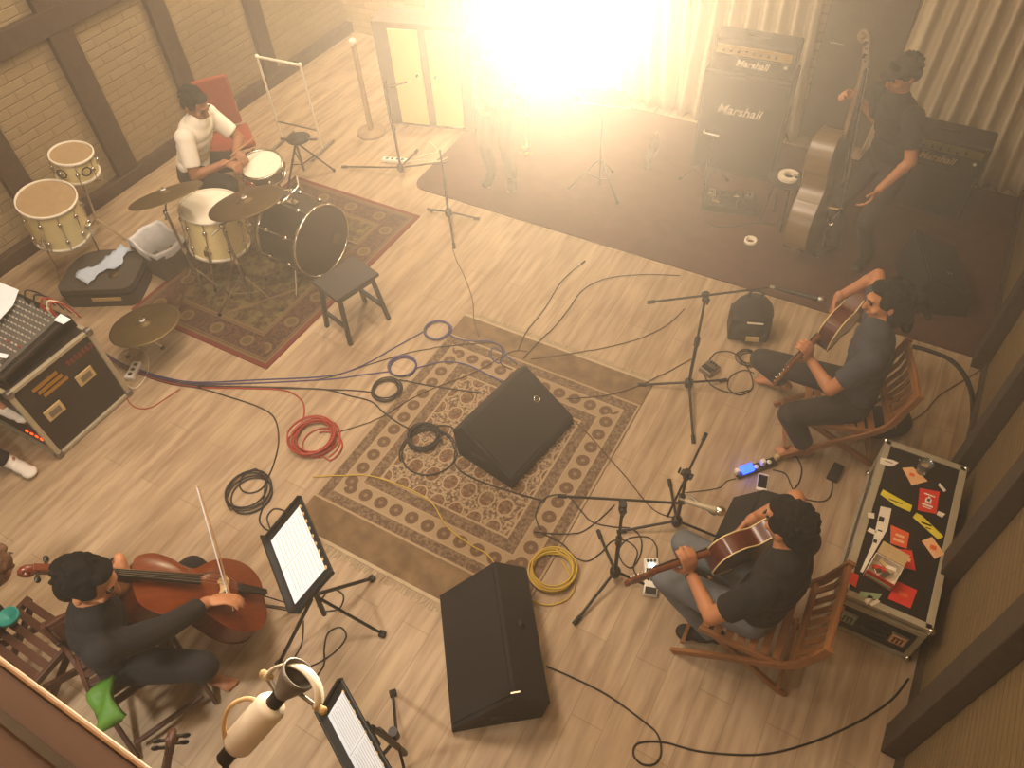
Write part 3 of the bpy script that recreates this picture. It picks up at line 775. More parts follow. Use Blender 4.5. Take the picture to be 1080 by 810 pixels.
# ---------------------------------------------------------------- black stool
q = at(370, 330, .0); SH = .50
pp_ = [at(376, 358), at(401, 341), at(381, 318), at(352, 345)]
c = sum(pp_, V()) / 4; ang = math.atan2((pp_[1] - pp_[0]).y, (pp_[1] - pp_[0]).x)
t = thing('stool', 'black wooden stool with a flat square seat at the edge of the drum rug', 'stool', (c.x, c.y, 0), ang)
MB().box((0, 0, SH - .015), (.42, .33, .03)).build('seat', M['stool_black'], t, bevel=.006)
L4 = [(sx * .18, sy * .14) for sx in (-1, 1) for sy in (-1, 1)]
for x, y in L4: MB().bar((x * 1.12, y * 1.15, 0), (x * .88, y * .85, SH - .03), .032, .032, (1, 0, 0)).build('leg', M['stool_black'], t, bevel=.003)
for sx in (-1, 1): MB().bar((sx * .18, -.14, .16), (sx * .18, .14, .16), .028, .03).build('stretcher', M['stool_black'], t, bevel=.002)
ap = MB()
for sy in (-1, 1): ap.bar((-.165, sy * .125, SH - .055), (.165, sy * .125, SH - .055), .02, .05)
ap.build('apron', M['stool_black'], t, bevel=.002)
# ---------------------------------------------------------------- drums
def drum(name, label, M4, r, h, shell, head, lugs=8, inside=False, legs=None, group=None, badge=True):
    """local z up through the shell, origin at shell bottom centre"""
    t = thing(name, label, 'drum', M=M4, group=group)
    MB().lathe([(r, .012), (r, h - .012)], 36).lathe([(r - .008, h - .012), (r - .008, .012)], 36).build('shell', M[shell], t)
    zt = h - .004 if not inside else h * .5
    MB().lathe([(0, zt), (r - .004, zt)], 36).build('drum_head', M[head], t)
    MB().lathe([(0, .008), (r - .004, .008)], 36).build('bottom_head', M['drum_head'], t)
    for z in (0.0, h - .02):
        MB().lathe([(r + .003, z), (r + .014, z), (r + .014, z + .024), (r + .001, z + .026), (r + .003, z)], 36).build('hoop', M['white_paint' if shell == 'cream_wrap' else 'chrome'], t)
    for i in range(lugs):
        a = 2 * PI * i / lugs + .2; d = V((math.cos(a), math.sin(a), 0)); lm = MB()
        for z in ((.25, .75) if h > .25 else (.5,)):
            lm.ell(d * (r + .012) + V((0, 0, h * z)), (.02, .02, .024), 8)
        lm.cyl(d * (r + .016) + V((0, 0, .01)), d * (r + .016) + V((0, 0, h - .01)), .0045, n=6)
        lm.build('lug', M['chrome'], t)
    if legs:
        for a, dz, kick in legs:
            d = V((math.cos(a), math.sin(a), 0)); p = [d * (r + .025) + V((0, 0, h * .45)), d * (r + .025) + V((0, 0, -dz * .45)), d * (r + .03 + kick) + V((0, 0, -dz * .7)), d * (r + .02 + kick * 1.1) + V((0, 0, -dz + .012))]
            lo = MB().tube(p, .008, 8).build('leg', M['chrome'], t)
            MB().box(d * (r + .03) + V((0, 0, h * .3)), (.045, .045, .06), Matrix.Rotation(a, 3, 'Z')).build('leg_bracket', M['chrome'], lo, bevel=.008)
            MB().cyl(p[-1] + V((0, 0, .02)), p[-1] - V((0, 0, .01)), .012, n=8).build('rubber_foot', M['black_rubber'], lo)
    return t
def tripod(t, base_h, spread, angs, m='chrome', r=.008):
    for a in angs:
        d = V((math.cos(a), math.sin(a), 0))
        lo = MB().bar(V((0, 0, base_h)) + d * .02, d * spread + V((0, 0, .02)), .02, .008).bar(d * spread * .45 + V((0, 0, base_h * .57)), V((0, 0, base_h * .35)), .016, .006).build('leg', M[m], t)
        MB().ell(d * spread + V((0, 0, .017)), .017, 8).build('rubber_foot', M['black_rubber'], lo)
def zmat(p, tilt=None, rz=0):
    return frame(p, (math.cos(rz), math.sin(rz), 0), tilt or (0, 0, 1))
TG = 'cream drums'
pB = at(66, 246, .43)
drum('floor_tom', 'cream floor tom on three bent legs at the left wall with an empty-looking dull head', frame(pB, (1, 0, 0), (.22, .0, 1)), .225, .40, 'cream_wrap', 'drum_inside', 10, False, [(-1.2, .42, .02), (2.6, .40, .03), (.5, .42, .05)])
pB = at(83, 183, .74)
t = drum('tom_drum', 'smaller cream tom drum against the timbered left wall behind the floor tom', frame(pB, (1, 0, 0), (.16, .06, 1)), .168, .21, 'cream_wrap', 'drum_inside', 8)
b = pB.z
MB().cyl((0, 0, -.02), (0, 0, -b + .18), .013).build('stand_pole', M['chrome'], t)
for a in (.4, 2.5, 4.6):
    d = V((math.cos(a), math.sin(a), 0)); MB().bar(V((0, 0, -b + .24)), d * .24 + V((0, 0, -b + .02)), .02, .008).build('leg', M['chrome'], t)
    MB().tube([V((0, 0, -.04)), d * .12 + V((0, 0, -.05)), d * .20 + V((0, 0, -.03)), d * .205 + V((0, 0, .03))], .008).build('basket_arm', M['chrome'], t)
for a in (-1.2, -.2):
    d = V((math.cos(a), math.sin(a), 0)); MB().lathe([(.034, 0), (.044, 0), (.044, .006), (.034, .006), (.034, 0)], 16, d * .196 + V((0, 0, .13)), d).build('badge_ring', M['black_metal'], t)
pB = at(232, 258, .30)
drum('floor_tom', 'cream floor tom of the drum kit with a plain cream head under two cymbals', frame(pB, (1, 0, 0), (.10, .10, 1)), .245, .40, 'cream_wrap', 'drum_head', 10, False, [(-1.1, .285, .03), (1.0, .285, .03), (3.1, .285, .03)])
# bass drum
bf = at(340, 256, .33); ax = V((1, -.06, 0)).normalized()
t = drum('bass_drum', 'black bass drum lying on its side with chrome hoops on the drum rug', frame(bf - ax * .44 + V((0, 0, .02)), (0, 0, 1), ax), .315, .45, 'bass_drum_black', 'bass_drum_black', 8)
for s in (-1, 1):
    p = MB().cyl(V((-.18, s * .27, .32)), V((-.335, s * .40, .40)), .009); p.build('spur', M['chrome'], t)
MB().lathe([(0, 0), (.05, 0), (.05, .004), (0, .004)], 20, (-.08, -.16, .447), (0, 0, 1)).build('port_ring', M['dark_bronze'], t)
tm = MB().box((.315, 0, .22), (.03, .06, .09)).cyl((.32, 0, .22), (.44, 0, .22), .014).cyl((.40, -.12, .2), (.40, .12, .24), .01).cyl((.40, -.12, .2), (.46, -.16, .16), .01)
tm.build('tom_mount', M['chrome'], t)
pd = thing('bass_drum_pedal', 'chrome kick pedal with its beater behind the bass drum', 'drum pedal', (*(bf - ax * .62).xy, .0125), math.atan2(ax.y, ax.x))
MB().box((-.02, 0, .006), (.30, .11, .01)).build('base_plate', M['steel'], pd)
MB().box((-.02, 0, .05), (.27, .085, .012), Matrix.Rotation(-.22, 3, 'Y')).build('foot_board', M['chrome'], pd)
MB().cyl((.12, -.06, .01), (.12, -.06, .22), .008).cyl((.12, .06, .01), (.12, .06, .22), .008).cyl((.12, -.06, .2), (.12, .06, .2), .007).build('yoke', M['chrome'], pd)
MB().cyl((.12, 0, .2), (.10, 0, .34), .005).ell((.10, 0, .35), (.03, .025, .03), 10).build('beater', M['white_paint'], pd)
# snare
ps = at(275, 173, .64); tl = V((.10, -.12, 1)).normalized()
t = drum('snare_drum', 'snare drum with a white head in front of the drummer', frame(ps - tl * .13, (1, 0, 0), tl), .185, .13, 'steel', 'drum_head', 8)
MB().box((.02, -.203, .06), (.10, .012, .05)).build('red_badge', M['red_cloth'], t)
st = thing('snare_stand', 'chrome tripod stand carrying the snare drum', 'drum stand', (ps.x, ps.y, .0125))
MB().cyl((0, 0, .1), (0, 0, .46), .012).build('pole', M['chrome'], st); tripod(st, .26, .25, (.2, 2.3, 4.4))
for a in (.6, 2.7, 4.8):
    d = V((math.cos(a), math.sin(a), 0)); MB().tube([V((0, 0, .44)), d * .13 + V((0, 0, .455)), d * .17 + V((0, 0, .475))], .007).build('basket_arm', M['chrome'], st)
# cymbals with stands
def cymbal(label, slabel, c, r, tilt, base, m='bronze', h_base=.3, spread=.26, angs=(.3, 2.4, 4.5), pole='steel'):
    n = V(tilt).normalized(); z0 = onrug(V((base.x, base.y, 0)))
    t = thing('cymbal', label, 'cymbal', M=frame(c, (1, 0, 0), n))
    pr_ = [(.006, .030), (r * .08, .028), (r * .17, .020), (r * .2, .008)] + [(r * (.2 + .8 * i / 10), .008 - .022 * (i / 10) ** 1.6) for i in range(1, 11)]
    pr2 = pr_ + [(r, -.0165)] + [(a, b_ - .0025) for a, b_ in pr_[::-1]]
    MB().lathe(pr2, 48).build('bow', M[m], t)
    MB().cyl((0, 0, .031), (0, 0, .05), .012, n=10).build('wing_nut', M['chrome'], t); MB().lathe([(.004, .026), (.022, .026), (.022, .036), (.004, .036)], 14).build('felt_washer', M['liner'], t)
    s = thing('cymbal_stand', slabel, 'cymbal stand', (base.x, base.y, z0)); top = c - V((base.x, base.y, z0)) - n * .012
    if top.xy.length < .08:
        MB().cyl((0, 0, .06), top, .011).build('pole', M[pole], s)
    else:
        up = V((0, 0, top.z - .06)); MB().cyl((0, 0, .06), up, .012).build('pole', M[pole], s); MB().cyl(up - (top - up) * .4, top, .008).build('boom', M[pole], s)
        MB().ell(up, .024, 10).build('boom_joint', M['chrome'], s)
    MB().cyl((0, 0, top.z * .5), (0, 0, top.z * .5 + .05), .018).build('clamp', M['chrome'], s)
    tripod(s, min(h_base, top.z * .8), spread, angs)
cymbal('bronze crash cymbal tilted beside the grey tub, far left of the drum kit', 'chrome stand of the crash cymbal next to the grey tub', at(174, 204, .96), .30, (-.32, .16, 1), at(217, 312, 0), 'bronze')
cymbal('dark bronze cymbal hanging over the cream floor tom next to the bass drum', 'chrome boom stand on the drum rug for the cymbal over the floor tom', at(259, 212, .90), .31, (-.22, .08, 1), at(268, 320, 0), 'dark_bronze', angs=(.1, 1.9, 4.2), spread=.30)
cymbal('lone bronze cymbal standing low at the front left corner of the drum rug', 'short stand under the lone low cymbal', at(152, 341, .36), .275, (-.10, .06, 1), at(154, 366, 0), 'bronze', .2, .16)
# throne
dp = at(205, 214, 0)
DP = V((-5.72, 3.80, .0))
t = thing('drum_throne', 'round black drum stool under the drummer', 'stool', (DP.x, DP.y, 0))
MB().lathe([(0, .42), (.15, .42), (.17, .44), (.17, .475), (.15, .49), (0, .49)], 24).build('seat', M['black_cloth'], t)
MB().cyl((0, 0, .1), (0, 0, .42), .014).build('pole', M['chrome'], t); tripod(t, .25, .22, (.5, 2.6, 4.7))
# red chair behind drummer
q = at(244, 175, 0)
t = thing('chair', 'red upholstered chair standing directly behind the drummer', 'chair', (at(234, 122, .60) + V((.8, -.6, 0)) * .2).xy.to_3d(), -2.21)
MB().box((0, 0, .44), (.42, .42, .06)).build('seat', M['red_cloth'], t, bevel=.02)
MB().box((0, -.20, .74), (.34, .05, .48), Matrix.Rotation(.12, 3, 'X')).build('backrest', M['red_cloth'], t, bevel=.02)
for sx in (-1, 1):
    for sy in (-1, 1): MB().cyl((sx * .18, sy * .18, .0), (sx * .17, sy * .17, .42), .012).build('leg', M['steel'], t)
# grey tub with liner and drum bag
P4 = [at(134, 262, .25), at(168, 272, .25), at(200, 250, .25)]
ux = (P4[2] - P4[1]); c = (P4[0] + P4[2]) / 2; a = math.atan2(ux.y, ux.x); lx, ly = ux.length, (P4[0] - P4[1]).length
t = thing('plastic_tub', 'dark grey plastic tub with a pale liner beside the drum rug', 'tub', (c.x, c.y, 0), a)
lx, ly = lx * .98, max(ly, .38)
MB().box((0, 0, .006), (lx * .9, ly * .9, .012)).box((0, -ly / 2, .125), (lx, .015, .25)).box((0, ly / 2, .125), (lx, .015, .25)).box((-lx / 2, 0, .125), (.015, ly, .25)).box((lx / 2, 0, .125), (.015, ly, .25)).build('tub_body', M['grey_tub'], t, bevel=.004)
ln = MB(); n = 40
for ring, (s, z) in enumerate(((.86, .05), (.93, .2), (1.0, .262), (1.08, .255), (1.10, .20))): pass
def sq(s, i):
    a_ = 2 * PI * i / n; x, y = math.cos(a_), math.sin(a_); k_ = 1 / max(abs(x), abs(y)) ** .8; return x * k_ * lx / 2 * s, y * k_ * ly / 2 * s
rg = ((.80, .04), (.84, .16), (.90, .262), (1.0, .285), (1.06, .262), (1.07, .21)); rnd = random.Random(5); vs = []
for s, z in rg:
    for i in range(n): x, y = sq(s, i); vs.append((x, y, z + (.008 * math.sin(i * .8) + rnd.uniform(-.002, .002) + (.05 if y > ly * .2 else 0)) * (z > .2)))
ln.add(vs, [(j * n + i, j * n + (i + 1) % n, (j + 1) * n + (i + 1) % n, (j + 1) * n + i) for j in range(len(rg) - 1) for i in range(n)], True)
ln.build('liner', M['liner'], t)
rnd = random.Random(2)
for i, (m_, x, y) in enumerate((('label_tan', -.1, .02), ('black_plastic', .05, -.05), ('gold', .12, .06), ('steel', -.02, .08))):
    o = MB().box((0, 0, 0), (.12, .06, .05)).build('hardware_bit', M[m_], None, bevel=.01, loc=None); o.location = t.matrix_basis @ V((x, y, .075)); o.rotation_euler = (0, 0, i)
    tag(o, ['tan block lying in the lined grey tub', 'black part lying in the lined grey tub', 'golden yellow part lying in the lined grey tub', 'metal part lying in the lined grey tub'][i], 'drum hardware')
cc = at(114, 292, .11)
t = thing('drum_case', 'rounded dark grey drum case lying on the floor with a blue cloth on top', 'case', (cc.x, cc.y, 0), .5)
po = rounded([(-.33, -.27), (.33, -.27), (.33, .27), (-.33, .27)], [.10, .10, .26, .26], 8)
MB().prism(po, 0.005, .20).build('case_body', M['case_grey'], t, bevel=.04)
MB().prism([(x * 1.02, y * 1.02) for x, y in po], .13, .15).build('rim', M['black_rubber'], t, bevel=.006)
MB().box((.08, -.272, .09), (.26, .01, .035)).build('label_strip', M['label_tan'], t)
MB().lathe([(0, .2), (.045, .2), (.045, .206), (0, .206)], 16, (.12, -.08, 0)).build('emblem', M['dark_bronze'], t)
bc = at(112, 280, .21); g = MB(); vs = []; rnd = random.Random(9)
for j in range(7):
    for i in range(15):
        u, v = (i / 14 - .5), (j / 6 - .5); vs.append((u * .50, v * (.17 + .05 * math.sin(i * .9)) + .03 * math.sin(i * .6), .012 + .02 * abs(math.sin(i * 1.3 + j)) + rnd.uniform(0, .008)))
g.add(vs, [(j * 15 + i, j * 15 + i + 1, j * 15 + i + 16, j * 15 + i + 15) for j in range(6) for i in range(14)], True)
o = g.build('cloth', M['blue_cloth']); o.location = (bc.x, bc.y, .199); d_ = at(136, 265, .21) - at(89, 297, .21); o.rotation_euler = (0, 0, math.atan2(d_.y, d_.x)); so = o.modifiers.new('s', 'SOLIDIFY'); so.thickness = .004
tag(o, 'crumpled pale blue cloth lying on the dark grey drum case', 'cloth')
# ---------------------------------------------------------------- amplifiers
def lettering(text, size, m, parent, M4, name='lettering', shear=.3, ext=.002):
    c = bpy.data.curves.new('t', 'FONT'); c.body = text; c.size = size; c.shear = shear; c.extrude = ext; c.align_x = 'CENTER'; c.align_y = 'CENTER'; c.offset = size * .012
    o = bpy.data.objects.new('t', c); COL.objects.link(o); dg = bpy.context.evaluated_depsgraph_get()
    me = bpy.data.meshes.new_from_object(o.evaluated_get(dg)); bpy.data.objects.remove(o); me.materials.clear(); me.materials.append(M[m]); me.transform(M4)
    q = bpy.data.objects.new(name, me); COL.objects.link(q); q.parent = parent; return q
FRONT = Matrix(((1, 0, 0, 0), (0, 0, -1, 0), (0, 1, 0, 0), (0, 0, 0, 1)))   # text on a face looking to -y
def cab(label, loc, rz, wd, h, dp, z0, txt_h):
    t = thing('speaker_cabinet', label, 'speaker cabinet', (loc[0], loc[1], z0), rz)
    MB().box((0, dp / 2, h / 2), (wd, dp, h)).build('cabinet', M['amp_tolex'], t, bevel=.012)
    MB().box((0, -.004, h / 2), (wd * .94, .014, h * .93)).build('grille', M['grille_black'], t, bevel=.003)
    p = MB()
    for s in (-1, 1):
        for q in ((s * wd * .475, -.008, h / 2, .008, h * .95), ): p.box(q[:3], (q[3], .01, q[4]))
    for z in (h * .03, h * .97): p.box((0, -.008, z), (wd * .95, .01, .008))
    p.build('piping', M['amp_tolex'], t)
    lettering('Marshall', .12, 'white_paint', t, Matrix.Translation((-.02, -.016, txt_h)) @ FRONT)
    for s in (-1, 1): MB().box((s * wd / 2, dp / 2, h * .6), (.012, .18, .09)).build('side_handle', M['black_plastic'], t, bevel=.005)
    return t
def amp_head(label, loc, rz, z0, wd, h, dp, panel, text_m='white_paint'):
    t = thing('amplifier_head', label, 'amplifier', (loc[0], loc[1], z0), rz)
    MB().box((0, dp / 2, h / 2), (wd, dp, h)).build('cabinet', M['amp_tolex'], t, bevel=.02)
    MB().box((0, -.004, h * .70), (wd * .9, .012, h * .28)).build('control_panel', M[panel], t, bevel=.003)
    MB().box((0, -.004, h * .30), (wd * .9, .012, h * .42)).build('grille', M['grille_black'], t, bevel=.003)
    k_ = MB()
    for i in range(8): k_.cyl((-wd * .36 + i * wd * .09, -.008, h * .70), (-wd * .36 + i * wd * .09, -.03, h * .70), .012, n=10)
    k_.build('knob_row', M['black_plastic'], t)['kind'] = 'stuff'
    lettering('Marshall', .085, text_m, t, Matrix.Translation((0, -.014, h * .33)) @ FRONT)
    MB().box((0, dp / 2, h + .008), (.2, .03, .016)).build('strap_handle', M['black_rubber'], t, bevel=.006)
    MB().lathe([(0, 0), (.015, 0), (.012, .01), (0, .01)], 12, (wd * .4, -.012, h * .42), (0, -1, 0)).build('pilot_lamp', M['white_paint'], t)
    return t
AX, AY = -1.47, 6.55
cab('tall black speaker cabinet with white script lettering under the amp head', (AX, AY), .06, .78, 1.0, .36, .0125, .66)
amp_head('black amplifier head with a gold panel on top of the speaker cabinet', (AX + .01, AY + .02), .06, 1.015, .72, .28, .26, 'amp_panel')
q = at(985, 185, .35)
t = cab('low black speaker cabinet beside the double bass player at the right curtain', (.22, 6.72), -.05, .74, .46, .40, .0125, .36)
for o_ in list(t.children):
    if o_.name.startswith('lettering'): bpy.data.objects.remove(o_)
amp_head('black amplifier with a greenish panel on the low cabinet by the right curtain', (.22, 6.70), -.05, .475, .74, .27, .30, 'amp_panel_green', 'label_tan')
# ---------------------------------------------------------------- back left: cabinet, post, rack, lamp
c0, c1 = at(418, 133), at(481, 139)
d_ = (c1 - c0); a = math.atan2(d_.y, d_.x); mid = (c0 + c1) / 2
t = thing('cupboard', 'dark cupboard with two tall cream door panels at the back left', 'cupboard', (mid.x + .13 * math.cos(a), mid.y + .02 + .13 * math.sin(a), 0), a)
W0 = d_.length + .14
MB().box((-.08, .18, .56), (W0 + .16, .32, 1.12)).build('carcass', M['door_dark'], t, bevel=.006)
for s, x in ((0, -W0 * .30), (1, W0 * .18)):
    do = MB().box((x, .008, .55), (W0 * .38, .02, 1.02)).build('door', M['panel_cream'], t, bevel=.004)
    MB().cyl((x + (.10 if s == 0 else -.10), -.004, .6), (x + (.10 if s == 0 else -.10), -.03, .6), .01).build('knob', M['steel'], do)
pb = at(392, 140)
t = thing('coat_stand', 'pale slim upright post with a bright knob left of the dark cupboard', 'stand', (pb.x, pb.y, 0))
MB().cyl((0, 0, .03), (0, 0, .98), .03, .026).build('post', M['column_wood'], t); MB().ell((0, 0, 1.0), .04, 12).build('knob', M['white_paint'], t)
MB().lathe([(0, 0), (.16, 0), (.15, .03), (.03, .05), (0, .05)], 24).build('base', M['column_wood'], t)
l0, l1 = at(299, 150), at(341, 160)
d_ = l1 - l0; a = math.atan2(d_.y, d_.x)
t = thing('clothes_rail', 'pale metal rail frame standing behind the drum kit', 'rack', (l0.x, l0.y, 0), a); L = max(d_.length, .5)
MB().cyl((0, 0, .95), (L, 0, .95), .014).build('top_rail', M['white_paint'], t)
for x in (0, L):
    MB().cyl((x, 0, .04), (x, 0, .95), .012).build('upright', M['white_paint'], t); MB().ell((x, 0, .955), .022, 10).build('corner_joint', M['white_paint'], t)
    MB().cyl((x, -.2, .02), (x, .2, .02), .014).build('foot', M['steel'], t)
MB().cyl((0, 0, .25), (L, 0, .25), .01).build('lower_rail', M['steel'], t)
# the bright lamp
lp = V(LAMP_P)
t = thing('stage_lamp', 'blazing stage lamp on a stand in front of the white curtain', 'lamp', (lp.x, lp.y, 0))
aim = (V((0, 0, CAM_Z)) - lp); aim = V((aim.x * .8, aim.y, aim.z * .8)).normalized()
MB().cyl((0, 0, .05), (0, 0, lp.z - .14), .014).build('pole', M['black_metal'], t); tripod(t, .35, .32, (.3, 2.4, 4.5), 'black_metal')
c = V((0, 0, lp.z))
MB().lathe([(.0, -.22), (.09, -.22), (.12, -.10), (.125, 0), (.118, 0), (.112, -.10), (.0, -.2)], 28, c, aim).build('housing', M['black_metal'], t)
MB().lathe([(0, -.02), (.10, -.02), (.115, -.03)], 28, c, aim).build('lens', M['lens_glow'], t)
s = aim.cross(V((0, 0, 1))).normalized()
MB().tube([c + s * .13, c + s * .14 - V((0, 0, .13)), c - V((0, 0, .15)), c - s * .14 - V((0, 0, .13)), c - s * .13], .008).build('yoke', M['black_metal'], t)
sp = bpy.data.lights.new('stage_lamp_beam', 'SPOT'); sp.energy = 8800; sp.color = (1, .78, .55); sp.spot_size = 1.15; sp.spot_blend = .9; sp.shadow_soft_size = .10
so_ = bpy.data.objects.new('stage_lamp_beam', sp); COL.objects.link(so_); so_.location = lp + aim * .12; so_.rotation_euler = (V((-1.2, 0, CAM_Z + 1.2)) - lp).to_track_quat('-Z', 'Y').to_euler()
sp = bpy.data.lights.new('stage_lamp_spill', 'POINT'); sp.energy = 55; sp.color = (1, .81, .54); sp.shadow_soft_size = .10
so_ = bpy.data.objects.new('stage_lamp_spill', sp); COL.objects.link(so_); so_.location = lp + aim * .16
# white spotlight hanging below the gallery edge, close to the camera
Z0 = 3.0
pA, pBt = at(252, 783, 2.93), at(288, 742, 3.0)
t = thing('spotlight', 'white cylindrical spotlight with a yoke hanging close to the camera at the bottom edge', 'lamp', pA)
d = (pBt - pA).normalized(); L = (pBt - pA).length
MB().lathe([(0, -.01), (.024, -.01), (.030, 0), (.030, L * .92), (.025, L), (0, L)], 28, (0, 0, 0), d).build('housing', M['white_paint'], t)
MB().cyl(d * L, d * (L + .03), .015).build('collar', M['black_metal'], t)
MB().lathe([(.014, L + .025), (.020, L + .04), (.033, L + .075), (.034, L + .085), (.030, L + .085), (.012, L + .03)], 28, (0, 0, 0), d).build('reflector', M['reflector'], t)
e1, e2 = at(283, 714, 3.02) - pA, at(335, 746, 3.02) - pA; sx = (e2 - e1).normalized(); c = (e1 + e2) / 2; R_ = (e2 - e1).length / 2
up = V((0, .8, .55)); up = (up - sx * up.dot(sx)).normalized(); wn = sx.cross(up).normalized()
yk = MB(); n = 24; yv = []
for i in range(n + 1):
    a_ = PI * i / n; p = c - sx * R_ * math.cos(a_) + up * R_ * .80 * math.sin(a_)
    yv += [p + wn * .013, p - wn * .013]
yk.add(yv, [(2 * i, 2 * i + 1, 2 * i + 3, 2 * i + 2) for i in range(n)], True); yo = yk.build('yoke', M['white_paint'], t); so = yo.modifiers.new('s', 'SOLIDIFY'); so.thickness = .004; so.offset = 0
for e in (e1, e2): MB().cyl(e - sx * .008, e + sx * .008, .007).ell(e + (sx if e is e2 else -sx) * .012, .008, 10).build('yoke_knob', M['label_tan'], t)
MB().cyl(e1, d * (L + .02), .006).cyl(e2, d * (L + .05), .004).build('arm', M['steel'], t)
lpts = [at(240, 790, 2.93), at(236, 765, 2.97), at(243, 745, 3.0), at(260, 737, 3.0), at(275, 742, 3.0), at(281, 752, 2.99)]
MB().tube(spline([p - pA for p in lpts], 6), .0045, 8).build('cable_loop', M['bridge_wood'], t)
MB().cyl((0, 0, .0), -d * .05, .016).cyl(-d * .05, at(249, 870, 2.78) - pA, .006).build('mounting_arm', M['black_metal'], t)
# ---------------------------------------------------------------- bowed strings and guitars
def outline(half, n=6):
    P = [V((x, y, 0)) for x, y in half]; s = spline(P, n); r = [(p.x, p.y) for p in s]
    return r + [(-x, y) for x, y in r[-2:0:-1]]
HALF = [(0, 0), (.11, .004), (.19, .06), (.22, .16), (.205, .26), (.165, .335), (.158, .345), (.125, .40), (.118, .44), (.138, .50), (.150, .515), (.165, .56), (.17, .64), (.13, .725), (.05, .752), (0, .755)]
def plate(mb, ol, yc, z0, arch, sg=1):
    n = len(ol); rings = [1.0, .93, .8, .55, .28]; vs = []
    for t_ in rings:
        z = z0 + sg * arch * (1 - t_ ** 2.2); vs += [(x * t_, yc + (y - yc) * t_, z) for x, y in ol]
    vs.append((0, yc, z0 + sg * arch)); q = len(vs) - 1; m = len(rings)
    fs = [(j * n + i, j * n + (i + 1) % n, (j + 1) * n + (i + 1) % n, (j + 1) * n + i) for j in range(m - 1) for i in range(n)]
    fs += [((m - 1) * n + i, (m - 1) * n + (i + 1) % n, q) for i in range(n)]
    if sg < 0: fs = [f[::-1] for f in fs]
    return mb.add(vs, fs, True)
def bowed(name, label, cat, M4, s=1.0, front='cello_front', side='cello_side', neck=.30, endpin=.28, depth=.12):
    t = thing(name, label, cat, M=M4); ol = [(x * s, y * s) for x, y in outline(HALF)]; D = depth * s / 2; yc = .38 * s
    mb = MB(); n = len(ol)
    mb.add([(x, y, -D) for x, y in ol] + [(x, y, D) for x, y in ol], [(k_, (k_ + 1) % n, n + (k_ + 1) % n, n + k_) for k_ in range(n)], True)
    mb.build('ribs', M[side], t)
    b = MB(); plate(b, [(x * 1.03, yc + (y - yc) * 1.015) for x, y in ol], yc, -D, .022 * s, -1); b.build('back_plate', M[side], t)
    f = MB(); plate(f, [(x * 1.03, yc + (y - yc) * 1.015) for x, y in ol], yc, D, .03 * s); fo = f.build('front_plate', M[front], t)
    for sx in (-1, 1):
        pts = [(.075, .40), (.068, .385), (.082, .375), (.095, .33), (.10, .29), (.115, .275), (.105, .265)]
        g = MB().tube(spline([(sx * x * s, y * s, D + .021 * s) for x, y in pts], 5), .004 * s, 6); g.build('sound_hole', M['ebony'], fo)
    zf = D + .035 * s; L = .755 * s
    MB().box((0, L + neck * s / 2 - .02 * s, D - .004), (.032 * s, neck * s + .04 * s, .032 * s)).build('neck', M[side], t, bevel=.008 * s)
    fb = MB(); y0, y1 = .44 * s, L + neck * s - .02
    fb.add([(-.028 * s, y0, zf + .045 * s), (.028 * s, y0, zf + .045 * s), (.017 * s, y1, D + .016 * s), (-.017 * s, y1, D + .016 * s), (-.028 * s, y0, zf + .03 * s), (.028 * s, y0, zf + .03 * s), (.017 * s, y1, D + .002 * s), (-.017 * s, y1, D + .002 * s)],
           [(0, 1, 2, 3), (7, 6, 5, 4), (0, 4, 5, 1), (3, 2, 6, 7), (1, 5, 6, 2), (0, 3, 7, 4)]); fb.build('fingerboard', M['ebony'], t, bevel=.003)
    yb = .30 * s
    br_ = MB().prism([(-.045 * s, 0), (-.03 * s, 0), (-.02 * s, .02 * s), (.02 * s, .02 * s), (.03 * s, 0), (.045 * s, 0), (.042 * s, .07 * s), (0, .088 * s), (-.042 * s, .07 * s)], -.005 * s, .005 * s,
                     M=Matrix(((1, 0, 0, 0), (0, 0, 1, yb), (0, 1, 0, D + .022 * s), (0, 0, 0, 1)))); br_.build('bridge', M['bridge_wood'], t)
    tp_ = MB().prism([(-.028 * s, .20 * s), (.028 * s, .20 * s), (.014 * s, .02 * s), (-.014 * s, .02 * s)], D + .045 * s, D + .062 * s); to_ = tp_.build('tailpiece', M['ebony'], t, bevel=.004)
    tn = MB()
    for i in range(4): tn.cyl(((i - 1.5) * .013 * s, .185 * s, D + .062 * s), ((i - 1.5) * .013 * s, .185 * s, D + .078 * s), .004 * s, n=6)
    tn.build('fine_tuner', M['chrome'], to_)
    st = MB(); yn = L + neck * s + .0
    for i in range(4): st.tube([((i - 1.5) * .011 * s, .20 * s, D + .06 * s), ((i - 1.5) * .019 * s, yb, D + .106 * s), ((i - 1.5) * .007 * s, yn, D + .018 * s)], .0013, 5)
    st.build('strings', M['string'], t)
    hy = L + neck * s
    MB().box((0, hy + .07 * s, D - .012 * s), (.036 * s, .16 * s, .04 * s), Matrix.Rotation(-.22, 3, 'X')).build('pegbox', M[side], t, bevel=.005)
    sc_ = MB(); P = [V((0, hy + .15 * s + .035 * s * (1 - k_ / 26) * math.sin(k_ * .42) * 1.0, D - .035 * s + .035 * s * (1 - k_ / 26) * (math.cos(k_ * .42) - 1) + .01 * s)) for k_ in range(24)]
    sc_.tube(P, [.017 * s * (1 - .5 * k_ / 24) for k_ in range(24)], 8); sc_.ell((0, hy + .155 * s, D - .055 * s), (.028 * s, .02 * s, .02 * s), 10); sc_.build('scroll', M[side], t)
